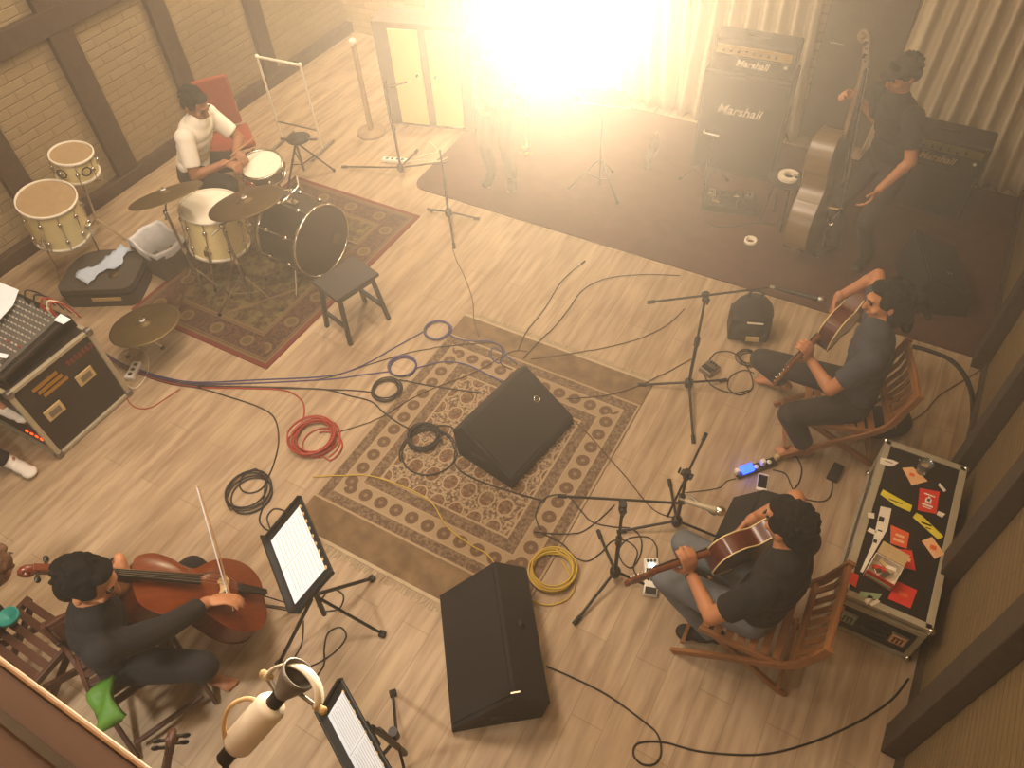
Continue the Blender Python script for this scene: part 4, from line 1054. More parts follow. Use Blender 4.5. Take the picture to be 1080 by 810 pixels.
    for i in range(4):
        sx = -1 if i % 2 else 1; y = hy + (.03 + .032 * i) * s; z = D - .012 * s - (.03 + .032 * i - .07) * s * .2
        MB().cyl((-sx * .02 * s, y, z), (sx * .042 * s, y, z), .006 * s, .008 * s, n=8).ell((sx * .055 * s, y, z), (.019 * s, .015 * s, .008 * s), 10).build('peg', M['ebony'], t)
    MB().cyl((0, .01, 0), (0, -endpin * s, 0), .005 * s + .002).ell((0, -.005, 0), (.02 * s, .015 * s, .02 * s), 10).build('endpin', M['steel'], t)
    return t
GH = [(0, 0), (.10, .003), (.175, .05), (.20, .12), (.185, .19), (.135, .255), (.125, .28), (.135, .32), (.146, .37), (.13, .44), (.08, .482), (0, .49)]
def guitar(label, M4, top='guitar_top'):
    t = thing('acoustic_guitar', label, 'guitar', M=M4); ol = outline(GH); D = .05; n = len(ol)
    mb = MB(); mb.add([(x, y, -D) for x, y in ol] + [(x, y, D) for x, y in ol], [(k_, (k_ + 1) % n, n + (k_ + 1) % n, n + k_) for k_ in range(n)], True)
    mb.add([(x, y, -D) for x, y in ol], [tuple(range(n))[::-1]]); mb.build('body', M['guitar_side'], t)
    f = MB().add([(x, y, D) for x, y in ol], [tuple(range(n))]); fo = f.build('soundboard', M[top], t)
    for z in (-D, D): MB().tube([(x, y, z) for x, y in ol], .0042, 6, True).build('binding', M['binding'], t)
    MB().lathe([(0, D + .001), (.05, D + .001)], 28, (0, .33, 0)).build('sound_hole', M['ebony'], fo)
    MB().lathe([(.052, D + .0012), (.062, D + .0012)], 28, (0, .33, 0)).build('rosette', M['binding'], fo)
    MB().box((0, .17, D + .006), (.15, .028, .012)).build('bridge', M['ebony'], t, bevel=.004)
    MB().prism([(-.022, .38), (.022, .38), (.019, .82), (-.019, .82)], D + .001, D + .008).build('fretboard', M['ebony'], t)
    fr = MB()
    for k_ in range(14): y = .82 - .65 * (1 - 2 ** (-k_ / 12)); fr.box((0, y, D + .0085), (.042, .002, .002))
    fr.build('frets', M['steel'], t)
    nk = MB().tube([(0, .44, D - .02), (0, .52, D - .012), (0, .80, D - .008), (0, .84, D - .008)], [.028, .021, .019, .019], 10); nk.build('neck', M['guitar_neck'], t)
    MB().prism([(-.022, .82), (.022, .82), (.036, .86), (.034, .99), (.0, 1.0), (-.034, .99), (-.036, .86)], D - .026, D - .010).build('headstock', M['guitar_neck'], t, bevel=.003)
    for i in range(6):
        sx = 1 if i % 2 else -1; y = .875 + .042 * (i // 2)
        MB().cyl((sx * .02, y, D - .018), (sx * .05, y, D - .018), .003, n=6).ell((sx * .058, y, D - .018), (.009, .007, .005), 8).cyl((sx * .018, y, D - .012), (sx * .018, y, D + .004), .004, n=6).build('tuner', M['chrome'], t)
    st = MB()
    for i in range(6): st.tube([((i - 2.5) * .0105, .17, D + .012), ((i - 2.5) * .007, .825, D + .011)], .0009, 4)
    st.build('strings', M['string'], t)
    return t
# ---------------------------------------------------------------- folding slat chairs
def slat_chair(label, loc, rz, wood='chair_wood', w_=.46, seat_h=.42, back_h=.86, recline=.30, slats_back='v', group=None, depth=.44):
    """local: +y forward, x lateral"""
    t = thing('folding_chair', label, 'chair', loc, rz, group); m = M[wood]; d2 = depth / 2
    s = MB()
    for i in range(7):
        y = -d2 + .03 + i * (depth - .06) / 6; s.box((0, y, seat_h - .012 + .02 * (i / 6) ** 2), (w_ - .05, .042, .016))
    s.build('seat', m, t, bevel=.003)
    for sx in (-1, 1):
        x = sx * (w_ / 2 - .012)
        MB().bar((x, -d2, seat_h - .03), (x, d2, seat_h - .005), .024, .045).build('seat_rail', m, t, bevel=.004)
        yt = -d2 - (back_h - seat_h) * recline; p = [V((x + sx * .012, d2 + .10, .012)), V((x + sx * .012, d2 * .2, seat_h * .55)), V((x + sx * .012, -d2 - .02, seat_h + .03)), V((x + sx * .012, yt + .02, back_h * .82)), V((x + sx * .012, yt - .02, back_h))]
        pp = spline(p, 5); g = MB()
        for a_, b_ in zip(pp[:-1], pp[1:]): g.bar(a_, b_ + (b_ - a_) * .12, .022, .045, (0, 1, .2))
        g.build('back_stile', m, t, bevel=.003)
        MB().bar((x - sx * .03, -d2 - .10, .0), (x - sx * .03, d2 - .03, seat_h - .03), .022, .04, (0, 1, .2)).build('rear_leg', m, t, bevel=.003)
    yt = -d2 - (back_h - seat_h) * recline; A = V((0, -d2 - .035, seat_h + .07)); B = V((0, yt, back_h - .03)); g = MB()
    if slats_back == 'v':
        for i in range(7):
            x = (i - 3) * (w_ - .09) / 6.6; cv = .035 * (1 - (x / (w_ / 2)) ** 2); o_ = V((x, -cv, 0)); mid_ = (A + B) / 2 + o_ + V((0, -.02, 0))
            g.bar(A + o_, mid_, .034, .012, (0, 1, 0)); g.bar(mid_, B + o_, .034, .012, (0, 1, 0))
    else:
        for i in range(6):
            p = A + (B - A) * (i / 5.6); g.bar(p + V((-w_ / 2 + .02, 0, 0)), p + V((w_ / 2 - .02, 0, 0)), .012, .034, (0, -recline, 1))
    g.build('backrest_slats', m, t)
    for p in (A, B): MB().bar(p + V((-w_ / 2 + .01, -.012, 0)), p + V((w_ / 2 - .01, -.012, 0)), .022, .05, (0, -recline, 1)).build('back_rail', m, t, bevel=.004)
    for y, z in ((d2 + .06, .10), (-d2 - .05, .08)): MB().bar((-w_ / 2 + .03, y, z), (w_ / 2 - .03, y, z), .022, .03).build('cross_bar', m, t, bevel=.003)
    return t
# ---------------------------------------------------------------- people
UP = V((0, 0, 1))
def ik(a, c, l1, l2, hint):
    d = c - a; D = d.length; mx = (l1 + l2) * .995
    if D > mx: c = a + d * (mx / D); d = c - a; D = mx
    d = d / D; x = (l1 * l1 - l2 * l2 + D * D) / (2 * D); h = math.sqrt(max(l1 * l1 - x * x, 0)); hh = hint - d * hint.dot(d)
    hh = hh.normalized() if hh.length > 1e-6 else d.orthogonal().normalized()
    return a + d * x + hh * h, c
def rot_from(x, y, z): return Matrix((x.normalized(), y.normalized(), z.normalized())).transposed()
def hand(mb, wr, d, n, curl, side, s=1.0):
    """d: wrist to knuckles, n: palm normal, side: direction to the thumb"""
    d = d.normalized(); n = (n - d * n.dot(d)).normalized(); sd = d.cross(n)
    if sd.dot(side) < 0: sd = -sd
    R = rot_from(sd, d, n); mb.ell(wr + d * .045 * s, (.042 * s, .055 * s, .017 * s), 12, R); mb.limb(wr - d * .02, wr + d * .03, .026 * s, .024 * s, 10)
    for i, (o, L) in enumerate(((.033, .070), (.011, .078), (-.011, .073), (-.032, .058))):
        p = wr + (d * .085 + sd * o) * s; dr = (d + sd * o * 3).normalized(); r = .0105 * s; mb.limb(wr + (d * .04 + sd * o * .8) * s, p, .012 * s, r, 8)
        for k_, f in enumerate((.45, .32, .25)):
            dr = (Matrix.Rotation(0, 3, 'X') @ (dr * math.cos(curl) + n * math.sin(curl))).normalized()
            q = p + dr * L * f * 1.25 * s; mb.limb(p, q, r, r * .93, 8); p = q; r *= .93
            nn = n - dr * n.dot(dr)
            if nn.length > 1e-3: n_ = nn.normalized()
            else: n_ = -d
            n = n_ if k_ < 2 else n
        n = (R @ V((0, 0, 1)))
    p = wr + (d * .02 + sd * .03) * s; dr = (d * .55 + sd * .7 + n * .35).normalized()
    for L, r in ((.045, .0135), (.034, .0115)):
        q = p + dr * L * s; mb.limb(p, q, r * s, r * s * .92, 8); p = q; dr = (dr + d * .45 + n * .25).normalized()
def person(label, P, clothes):
    """P: world joints; clothes: materials and lengths"""
    pel, nk, hd = V(P['pelvis']), V(P['neck']), V(P['head']); fw = V((*P['fw'], 0)).normalized(); rt = fw.cross(UP).normalized()
    srt = V(P.get('sh', rt)); srt = srt.normalized(); s = P.get('scale', 1.0)
    t = thing('person', label, 'person', (pel.x, pel.y, 0)); T = Matrix.Translation(-t.location)
    skin = M[clothes.get('skin', 'skin')]
    body, shirt, pants = MB(), MB(), MB()
    for b in (body, shirt, pants): b.M = T
    sp = (nk - pel); spn = sp.normalized(); prof = [(.0, .158, .118), (.15, .152, .112), (.32, .142, .102), (.5, .150, .106), (.68, .165, .112), (.84, .165, .10), (.97, .10, .075)]
    bulge = V(P.get('bulge', (0, 0, 0)))
    spine = []
    for f, a, d in prof:
        lat = (rt * (1 - f) + srt * f).normalized(); fr_ = spn.cross(lat).normalized()
        if fr_.dot(fw) < 0: fr_ = -fr_
        c = pel + sp * f + bulge * math.sin(f * PI) + fr_ * -.02 * math.sin(f * PI); R = rot_from(lat, fr_, spn if abs(spn.dot(fr_)) < .9 else UP); spine.append((c, R, a * s, d * s))
        body.ell(c, (a * s, d * s, .10 * s), 16, R)
        if f <= .16: pants.ell(c, (a * s + .012, d * s + .012, .105 * s), 16, R)
        if f >= .14: shirt.ell(c, (a * s + .016, d * s + .016, .105 * s), 16, R)
    # head
    fd = V(P['face']).normalized(); hu = V(P.get('head_up', (hd - nk).normalized())); hu = (hu - fd * hu.dot(fd)).normalized(); hl = fd.cross(hu); RH = rot_from(hl, fd, hu); k = s * P.get('hs', 1.0)
    def H(x, y, z): return hd + (hl * x + fd * y + hu * z) * k
    body.limb(nk - spn * .05, hd - hu * .05 * k, .060 * k, .052 * k, 14)
    body.ell(H(0, -.012, .025), (.075 * k, .093 * k, .09 * k), 18, RH); body.ell(H(0, .025, -.03), (.062 * k, .066 * k, .083 * k), 16, RH); body.ell(H(0, .062, -.083), (.032 * k, .026 * k, .022 * k), 12, RH)
    body.limb(H(0, .088, .012), H(0, .108, -.028), .010 * k, .015 * k, 10); body.ell(H(0, .083, .03), (.05 * k, .018 * k, .012 * k), 10, RH)
    body.ell(H(0, .088, -.056), (.024 * k, .012 * k, .009 * k), 10, RH)
    for sx in (-1, 1): body.ell(H(sx * .076, -.012, -.012), (.011 * k, .020 * k, .033 * k), 10, RH); body.ell(H(sx * .042, .066, -.025), (.024 * k, .018 * k, .02 * k), 10, RH)
    # arms
    slv = clothes.get('sleeve', .6); hands = {}
    for nm, sg in (('R', 1), ('L', -1)):
        sh = nk - spn * .055 + srt * sg * .175 * s; wr, hdr, hn, curl = P['hand' + nm]; wr = V(wr); hint = V(P.get('elbow' + nm, (srt * sg * .6 - UP)))
        el, wr = ik(sh, wr, .285 * s, .255 * s, hint)
        body.limb(sh, el, .052 * s, .042 * s, 14); body.limb(el, wr, .041 * s, .028 * s, 14); body.ell(sh, .062 * s, 14); body.ell(el + (wr - el) * .25, .042 * s, 12)
        hand(body, wr, V(hdr), V(hn), curl, V(P.get('thumb' + nm, -srt * sg)), s)
        shirt.ell(sh, .078 * s, 14)
        if slv <= 1: shirt.cyl(sh, sh + (el - sh) * slv, .072 * s, .066 * s, 16)
        else:
            shirt.cyl(sh, el, .070 * s, .060 * s, 16); shirt.ell(el, .060 * s, 14); shirt.cyl(el, el + (wr - el) * (slv - 1), .059 * s, .046 * s, 16)
        hands[nm] = (el, wr)
    # legs
    bare = MB(); bare.M = T; shoe = clothes.get('shoe'); feet = []
    for nm, sg in (('R', 1), ('L', -1)):
        hp = pel + rt * sg * .09 * s - UP * .03; an = V(P['ankle' + nm]); kn, an = ik(hp, an, .43 * s, .42 * s, V(P.get('knee' + nm, fw + UP * .8)))
        kn = V(P.get('kpos' + nm, kn))
        body.limb(hp, kn, .083 * s, .056 * s, 14); body.limb(kn, an, .054 * s, .036 * s, 14); body.ell(kn + (an - kn) * .28 - fw * .01, .055 * s, 12)
        pl = clothes.get('leg', .97); pants.cyl(hp, kn, .098 * s, .072 * s, 16); pants.ell(hp, .098 * s, 14); pants.ell(kn, .072 * s, 14); pants.cyl(kn, kn + (an - kn) * pl, .071 * s, .058 * s, 16)
        tdir = V((*P['toe' + nm], 0)).normalized(); tl = tdir.cross(UP); RF = rot_from(tl, tdir, UP); g = an - UP * .04
        body.ell(an - UP * .035 - tdir * .03, (.034, .045, .04), 12, RF); body.ell(an - UP * .045 + tdir * .06, (.038, .09, .032), 14, RF); body.ell(an - UP * .055 + tdir * .13, (.043, .045, .02), 12, RF)
        for i in range(5):
            o = (i - 2) * .017; body.limb(an - UP * .058 + tdir * .14 + tl * o, an - UP * .064 + tdir * (.19 - abs(o + .02 * sg) * .5) + tl * o, .010, .0095, 8)
        feet.append((nm, an, tdir, tl, RF, kn))
    body.organic('body', skin, t, .0075, 4)
    shirt.organic('shirt', M[clothes['shirt']], t, .011, 4)
    pants.organic('trousers', M[clothes['pants']], t, .011, 4)
    if shoe:
        for nm, an, td, tl, RF, kn in feet:
            f = MB(); f.M = T; f.ell(an - UP * .03 - td * .03, (.046, .056, .052), 12, RF); f.ell(an - UP * .042 + td * .06, (.050, .11, .040), 14, RF); f.ell(an - UP * .048 + td * .15, (.054, .062, .032), 12, RF)
            f.cyl(an - UP * .03, an + (kn - an) * .16, .048, .047, 14); f.organic('sock' if 'sock' in shoe else 'shoe', M[shoe], t, .009, 3)
    # hair
    hr = MB(); hr.M = T; hm = clothes.get('hair', 'hair'); style = clothes.get('style', 'short')
    hr.ell(H(0, -.030, .043), (.084 * k, .092 * k, .088 * k), 18, RH); hr.ell(H(0, -.055, -.01), (.078 * k, .062 * k, .075 * k), 16, RH); hr.ell(H(0, .035, .092), (.062 * k, .045 * k, .028 * k), 14, RH)
    for sx in (-1, 1): hr.ell(H(sx * .068, .0, .035), (.018 * k, .05 * k, .05 * k), 12, RH)
    if style in ('long', 'tail'):
        hr.ell(H(0, -.085, -.06), (.075 * k, .05 * k, .09 * k), 14, RH); hr.ell(H(0, -.10, -.13), (.05 * k, .035 * k, .08 * k), 14, RH)
        for sx in (-1, 1): hr.ell(H(sx * .07, -.035, -.05), (.022 * k, .045 * k, .075 * k), 12, RH)
    if style == 'tail': hr.ell(H(0, -.15, .01), (.04 * k, .045 * k, .04 * k), 12, RH); hr.limb(H(0, -.16, 0), H(0, -.20, -.12), .03 * k, .016 * k)
    if style == 'bun': hr.ell(H(0, -.125, .06), (.045 * k, .04 * k, .045 * k), 12, RH)
    if style != 'bald':
        rnd = random.Random(int(abs(hd.x * 100)))
        for i in range(90):
            a, b = rnd.uniform(0, 2 * PI), rnd.uniform(.05, 1.7); p = H(math.sin(b) * math.cos(a) * .080, -.038 + math.sin(b) * math.sin(a) * .088, .045 + math.cos(b) * .084); hr.ell(p, rnd.uniform(.010, .015) * k, 6)
        hr.organic('hair', M[hm], t, .006, 10)
    if clothes.get('cap'):
        c = MB(); c.M = T; c.ell(H(0, -.018, .055), (.090 * k, .104 * k, .085 * k), 18, RH); c.ell(H(0, .085, .05), (.07 * k, .07 * k, .012 * k), 14, RH); c.organic('cap', M[clothes['cap']], t, .009, 3)
    for sx in (-1, 1):
        e = MB(); e.M = T; e.ell(H(sx * .031, .080, .008), (.013 * k, .008 * k, .006 * k), 8, RH).ell(H(sx * .032, .088, .034), (.022 * k, .008 * k, .004 * k), 8, RH); e.build('eye', M['eye'], t)
    e = MB(); e.M = T; e.ell(H(0, .099, -.056), (.019 * k, .006 * k, .006 * k), 10, RH); e.build('lips', M['lips'], t)
    if clothes.get('watch'):
        el, wr = hands[clothes['watch']]; d = (wr - el).normalized(); w_ = MB(); w_.M = T; w_.cyl(wr - d * .035, wr - d * .012, .033, .032, 16, False).cyl(wr - d * .012, wr - d * .035, .035, .036, 16, False)
        w_.build('wrist_watch', M['black_rubber'], t)
    return t
# ---------------------------------------------------------------- guitarist in the black shirt (right, nearest)
def gmat(tail, head, up=(0, 0, 1)):
    d = (head - tail).normalized(); return d
def place_guitar(label, tail, headp, nrm, top='guitar_top'):
    y = (headp - tail).normalized(); n = V(nrm); n = (n - y * n.dot(y)).normalized(); x = y.cross(n); Mx = Matrix.Identity(4)
    for i in range(3): Mx[i][0] = x[i]; Mx[i][1] = y[i]; Mx[i][2] = n[i]; Mx[i][3] = tail[i]
    guitar(label, Mx, top); return Mx
GA = place_guitar('dark acoustic guitar held by the guitarist in the black shirt', at(829, 561, .66), at(669, 619, .80), (-.76, .65, .12))
A_hd = at(832, 553, 1.17)
wL = GA @ V((.0, .80, .02)); wR = GA @ V((.02, .20, .12))
person('man in black t-shirt and grey jeans seated playing guitar beside the flight case', dict(
    hs=1.06, pelvis=(.12, 2.11, .49), neck=at(830, 592, 1.00), head=A_hd, scale=1.10, fw=(-1, .02), face=(-.86, .42, -.28), head_up=(-.15, .1, 1), sh=(.25, .95, -.02),
    handL=(GA @ V((.075, .60, .0)), GA.to_3x3() @ V((-1, .25, .1)), GA.to_3x3() @ V((.1, 0, 1)), .62), elbowL=(-.2, -.8, -.7), thumbL=GA.to_3x3() @ V((0, 1, 0)),
    handR=(GA @ V((-.13, .24, .085)), GA.to_3x3() @ V((.8, .35, -.1)), GA.to_3x3() @ V((0, 0, -1)), .45), elbowR=(.5, .6, .1), thumbR=(-.5, -.6, .5),
    ankleL=at(752, 668, .10), ankleR=at(738, 618, .10), kposL=at(702, 609, .52), kposR=at(722, 573, .52), toeL=(-.95, -.3), toeR=(-1, .2)),
    dict(shirt='black_tee', pants='jeans', shoe='black_rubber', hair='hair', sleeve=.72, watch='L', skin='skin'))
slat_chair('slatted wooden folding chair under the guitarist in the black shirt', (.10, 2.10, 0), PI / 2 + .03, 'chair_wood', .50, .42, .80, .34)
# ---------------------------------------------------------------- guitarist in the navy shirt
GB = place_guitar('acoustic guitar with pale binding held by the guitarist in the navy shirt', at(911, 313, .80), at(809, 421, .70), (-.93, .35, .12))
person('man in navy t-shirt with dark tied hair seated playing guitar by the dark carpet', dict(
    hs=1.06, pelvis=(.22, 3.80, .49), neck=at(924, 350, 1.00), head=at(936, 318, 1.17), scale=1.10, fw=(-.95, -.25), face=(-.93, -.28, -.22), head_up=(-.2, .05, 1), sh=(-.15, .97, .05),
    handL=(GB @ V((.075, .62, .0)), GB.to_3x3() @ V((-1, .25, .1)), GB.to_3x3() @ V((.1, 0, 1)), .62), elbowL=(.1, -.7, -.7), thumbL=GB.to_3x3() @ V((0, 1, 0)),
    handR=(GB @ V((-.15, .26, .09)), GB.to_3x3() @ V((.8, .3, -.1)), GB.to_3x3() @ V((0, 0, -1)), .45), elbowR=(.4, .8, .35), thumbR=(-.5, -.5, .5),
    ankleL=at(850, 472, .09), ankleR=at(826, 402, .10), kposL=at(833, 437, .51), kposR=at(803, 379, .51), toeL=(-.9, -.4), toeR=(-1, .0)),
    dict(shirt='navy_tee', pants='dark_trousers', hair='hair', style='tail', sleeve=.68, leg=.86, skin='skin'))
slat_chair('slatted wooden folding chair under the guitarist in the navy shirt', (.15, 3.77, 0), PI / 2 + .32, 'chair_wood', .48, .42, .80, .30)
# ---------------------------------------------------------------- cellist
cb, cs = at(271, 637, .22), at(28, 604, 1.24)
y = (cs - cb).normalized(); n = V((.45, .55, .72)); n = (n - y * n.dot(y)).normalized(); x = y.cross(n); MC = Matrix.Identity(4)
for i in range(3): MC[i][0] = x[i]; MC[i][1] = y[i]; MC[i][2] = n[i]; MC[i][3] = cb[i]
sc_ = 1.0
bowed('cello', 'glossy orange brown cello played by the seated musician in black', 'cello', MC, 1.06, endpin=.30)
def vrot(a, b): return MC.to_3x3() @ V((a, b, 0))
# bow: crosses the strings near the bridge
ctr = MC @ V((0, .345, .185)); bd = (at(198, 512, .86) - ctr).normalized(); bdir = (bd - y * bd.dot(y) * .3).normalized()
bt, bfrog = ctr + bdir * .56, ctr - bdir * .17
t = thing('cello_bow', 'slender wooden bow drawn across the strings of the orange cello', 'bow', bfrog)
MB().tube([V((0, 0, 0)), (bt - bfrog) * .5 + n * .012, (bt - bfrog)], [.0055, .0045, .0035], 8).build('stick', M['bow_wood'], t)
MB().bar(bdir * .02 - n * .016, (bt - bfrog) - n * .012, .008, .0015, n).build('hair_ribbon', M['paper'], t)
MB().box(bdir * .05 - n * .010, (.012, .05, .02), rot_from(bdir.cross(n), bdir, n)).build('frog', M['ebony'], t, bevel=.002); MB().cyl(V((0, 0, 0)), -bdir * .015, .006).build('screw', M['chrome'], t)
MB().bar((bt - bfrog), (bt - bfrog) - n * .018 + bdir * .006, .009, .009).build('tip', M['bridge_wood'], t)
CP = V((-2.82, .26, .49)); cfw = V((.62, .78, 0)).normalized()
person('cellist with black hair dressed in black, seated and bowing the cello', dict(
    pelvis=CP, hs=1.10, neck=at(98, 645, 1.03), head=at(92, 614, 1.21), scale=1.12, fw=cfw.xy, face=(.74, .50, -.50), head_up=(.25, .25, 1), sh=(.80, -.55, -.05),
    handL=(MC @ V((.10, .86, .06)), MC.to_3x3() @ V((-1, -.25, -.1)), MC.to_3x3() @ V((-.1, 0, -1)), .5), elbowL=(-.4, .35, -.8), thumbL=MC.to_3x3() @ V((0, 1, 0)),
    handR=(bfrog - bdir * .0 - n * .0 + V((-.10, -.02, .05)), (V((.75, .62, -.05))), -n * .8 - bdir * .2, .38), elbowR=(.8, -.7, -.1), thumbR=(-.3, .5, -.5),
    kposL=at(203, 600, .42), ankleL=at(232, 618, .10), ankleR=at(214, 710, .08), kneeL=(-.35, 1, .5), kneeR=(.9, .25, .7), toeL=(.2, 1), toeR=(.95, .20)),
    dict(shirt='black_tee', pants='black_tee', hair='hair', sleeve=1.82, leg=.95, skin='skin'))
slat_chair('dark slatted folding chair under the cellist', (CP.x + .06, CP.y - .02, 0), math.atan2(-.37, .93) - PI / 2, 'chair_dark', .46, .42, .68, .2, 'h')
q = at(38, 694, .42)
slat_chair('dark slatted folding chair at the left edge behind the cellist', (q.x - .12, q.y, 0), .0, 'chair_dark', .46, .42, .80, .25, 'h')
q = at(122, 745, .47)
g = MB(); vs = []
for j in range(6):
    for i in range(9): vs.append(((i / 8 - .5) * .25, (j / 5 - .5) * .14, .02 * math.sin(i * .9 + j) + (.03 if 0 < i < 8 else 0)))
g.add(vs, [(j * 9 + i, j * 9 + i + 1, j * 9 + i + 10, j * 9 + i + 9) for j in range(5) for i in range(8)], True)
o = g.build('cloth_bag', M['green_bag']); o.location = at(113, 742, .58); o.rotation_euler = (.5, .1, -.55); so = o.modifiers.new('s', 'SOLIDIFY'); so.thickness = .03
tag(o, 'bright green cloth bag hanging on the back corner of the cellist chair', 'bag')
q = at(14, 652, .86)
o = MB().lathe([(0, 0), (.04, 0), (.058, .03), (.06, .05), (.054, .05), (.0, .02)], 24).build('bowl', M['turquoise']); o.location = (-3.51, .085, .434); tag(o, 'turquoise rounded object on the dark chair at the left edge', 'bowl')
# second cello, mostly hidden by the ledge
s2, b2_ = at(181, 782, 1.16), V((-1.95, -.50, .16))
y = (s2 - b2_).normalized(); n = V((.2, -.2, 1)); n = V((-.35, .75, .5)); n = (n - y * n.dot(y)).normalized(); x = y.cross(n); M2 = Matrix.Identity(4)
tot = (s2 - b2_).length
for i in range(3): M2[i][0] = x[i]; M2[i][1] = y[i]; M2[i][2] = n[i]; M2[i][3] = (s2 - y * 1.20)[i]
bowed('cello', 'dark cello of which only the scroll and pegs show beside the ledge', 'cello', M2, 1.0, 'ebony', 'chair_dark', endpin=.25)
# seated person at the left edge
hp = at(-7, 600, 1.18)
person('person with cropped brown hair and dark shirt cut off by the left edge', dict(
    pelvis=(hp.x - .52, hp.y - .26, .49), neck=(hp.x - .19, hp.y - .20, 1.03), sh=(-.9, .30, 0), scale=.97, head=hp, fw=(-.3, -.95), face=(-.5, .75, -.45), head_up=(.1, .15, 1),
    handL=((hp.x - .60, hp.y - .60, .62), (-.2, -.8, 0), (0, 0, -1), .3), handR=((hp.x - .85, hp.y - .50, .62), (-.2, -.8, 0), (0, 0, -1), .3),
    ankleL=(hp.x - .55, hp.y - .72, .10), ankleR=(hp.x - .78, hp.y - .68, .10), toeL=(-.1, -1), toeR=(-.3, -1)),
    dict(shirt='black_tee', pants='dark_trousers', shoe='black_rubber', hair='hair_brown', sleeve=.7, skin='skin_dark'))
# ---------------------------------------------------------------- drummer
dh = at(206, 110, 1.20); sn = at(275, 173, .64)
person('drummer in a white t-shirt seated behind the drum kit', dict(
    pelvis=(-5.72, 3.80, .55), neck=(dh.x - .05, dh.y - .01, 1.04), head=dh, scale=1.14, fw=(.95, .25), face=(.85, .10, -.5), head_up=(.25, 0, 1),
    handR=(at(238, 172, .74), (.95, .15, -.1), (0, 0, -1), .8), elbowR=(-.5, -.9, -.6), thumbR=(.2, .6, .3),
    handL=(at(249, 160, .76), (.8, -.3, -.1), (0, 0, -1), .8), elbowL=(-.3, .9, -.6), thumbL=(.2, -.6, .3),
    ankleR=(-5.20, 3.58, .10), ankleL=(-5.25, 4.25, .10), toeR=(1, -.1), toeL=(1, .2)),
    dict(shirt='white_tee', pants='dark_trousers', shoe='black_rubber', hair='hair', sleeve=.75, skin='skin_dark'))
for lb, a, b in (('wooden drumstick in the near hand of the drummer', at(240, 171, .76), at(262, 160, .70) + V((.05, .12, .03))), ('wooden drumstick in the far hand of the drummer, raised over the snare', at(249, 160, .78), at(266, 147, .80))):
    d = (b - a).normalized(); o = MB().tube([a - d * .07, a + d * .25, a + d * .30, a + d * .33], [.0075, .0075, .005, .006], 8).build('drumstick', M['bow_wood'], loc=a); tag(o, lb, 'drumstick')
# ---------------------------------------------------------------- double bass and its player
bb_, bs_ = at(846, 258, .14), at(904, 48, 1.66)
y = (bs_ - bb_).normalized(); n = V((.98, -.12, .1)); n = (n - y * n.dot(y)).normalized(); x = y.cross(n); MX = Matrix.Identity(4)
for i in range(3): MX[i][0] = x[i]; MX[i][1] = y[i]; MX[i][2] = n[i]; MX[i][3] = bb_[i]
bowed('double_bass', 'tall double bass seen from its pale varnished side on the dark carpet', 'double bass', MX, 1.28, 'bass_front', 'bass_rib', .38, .08, .15)
BP = V((-.12, 5.92, .93)); bh = at(953, 78, 1.66)
person('bassist in a black t-shirt and dark cap standing behind the double bass', dict(
    pelvis=BP, neck=(bh.x + .01, bh.y + .03, 1.46), head=bh, fw=(-.65, -.75), face=(-.70, -.60, -.40), head_up=(-.1, -.15, 1), sh=(-.75, .65, 0), scale=1.08,
    handR=(MX @ V((.05, 1.22, .08)), (-.6, -.3, .35), (.3, -.5, -.3), .7), elbowR=(-.5, .3, -.5), thumbR=(0, 0, 1),
    handL=(at(927, 200, .92), (-.25, -.45, -.8), (-.8, .1, 0), .4), elbowL=(.9, .1, -.3), thumbL=(-.5, -.6, 0),
    ankleR=(-.30, 5.80, .105), ankleL=(-.02, 5.78, .105), kneeR=(-.6, -.7, 0), kneeL=(-.3, -.9, 0), toeR=(-.6, -.8), toeL=(-.2, -1)),
    dict(shirt='black_tee', pants='dark_trousers', shoe='black_rubber', hair='hair', cap='dark_trousers', sleeve=.7, skin='skin'))
# ---------------------------------------------------------------- person in the glare
e0 = at(528, 192, 0)
person('person in dark clothes standing in the glare at the left end of the dark carpet', dict(
    pelvis=(e0.x, e0.y + .02, .93), neck=(e0.x, e0.y, 1.46), head=(e0.x + .01, e0.y - .04, 1.66), fw=(.35, -.93), face=(.35, -.85, -.3), head_up=(0, -.05, 1),
    handR=(at(508, 135, .92), (.4, -.5, -.3), (.6, .2, 0), .6), elbowR=(-.8, .1, -.3), thumbR=(0, 0, 1),
    handL=(at(553, 130, 1.0), (-.2, -.7, .1), (-.7, .2, 0), .7), elbowL=(.9, .2, -.4), thumbL=(0, 0, 1),
    ankleR=(e0.x - .10, e0.y, .105), ankleL=(e0.x + .12, e0.y + .02, .105), kneeR=(.3, -1, 0), kneeL=(.3, -1, 0), toeR=(.2, -1), toeL=(.5, -.9)),
    dict(shirt='dark_trousers', pants='dark_trousers', shoe='black_rubber', hair='hair', sleeve=.7, skin='skin'))
hp_ = at(556, 128, 1.02); hd_ = V((.35, -.75, -.3)).normalized()
t = thing('horn', 'shiny brass horn held by the person standing in the glare', 'horn', hp_)
MB().tube([-hd_ * .22, hd_ * .16], .007, 10).tube(spline([(hd_ * .1) - UP * .0, hd_ * .14 - UP * .04, -hd_ * .08 - UP * .05, -hd_ * .1 - UP * .01], 6), .007, 8).build('tubing', M['brass'], t)
MB().lathe([(.009, 0), (.012, .08), (.022, .14), (.06, .19), (.058, .19), (.02, .135), (.006, .0)], 24, hd_ * .12, hd_).build('bell', M['brass'], t)
v_ = MB()
for i in range(3): v_.cyl(hd_ * (-.04 + .032 * i) - UP * .06, hd_ * (-.04 + .032 * i) + UP * .05, .012, n=10)
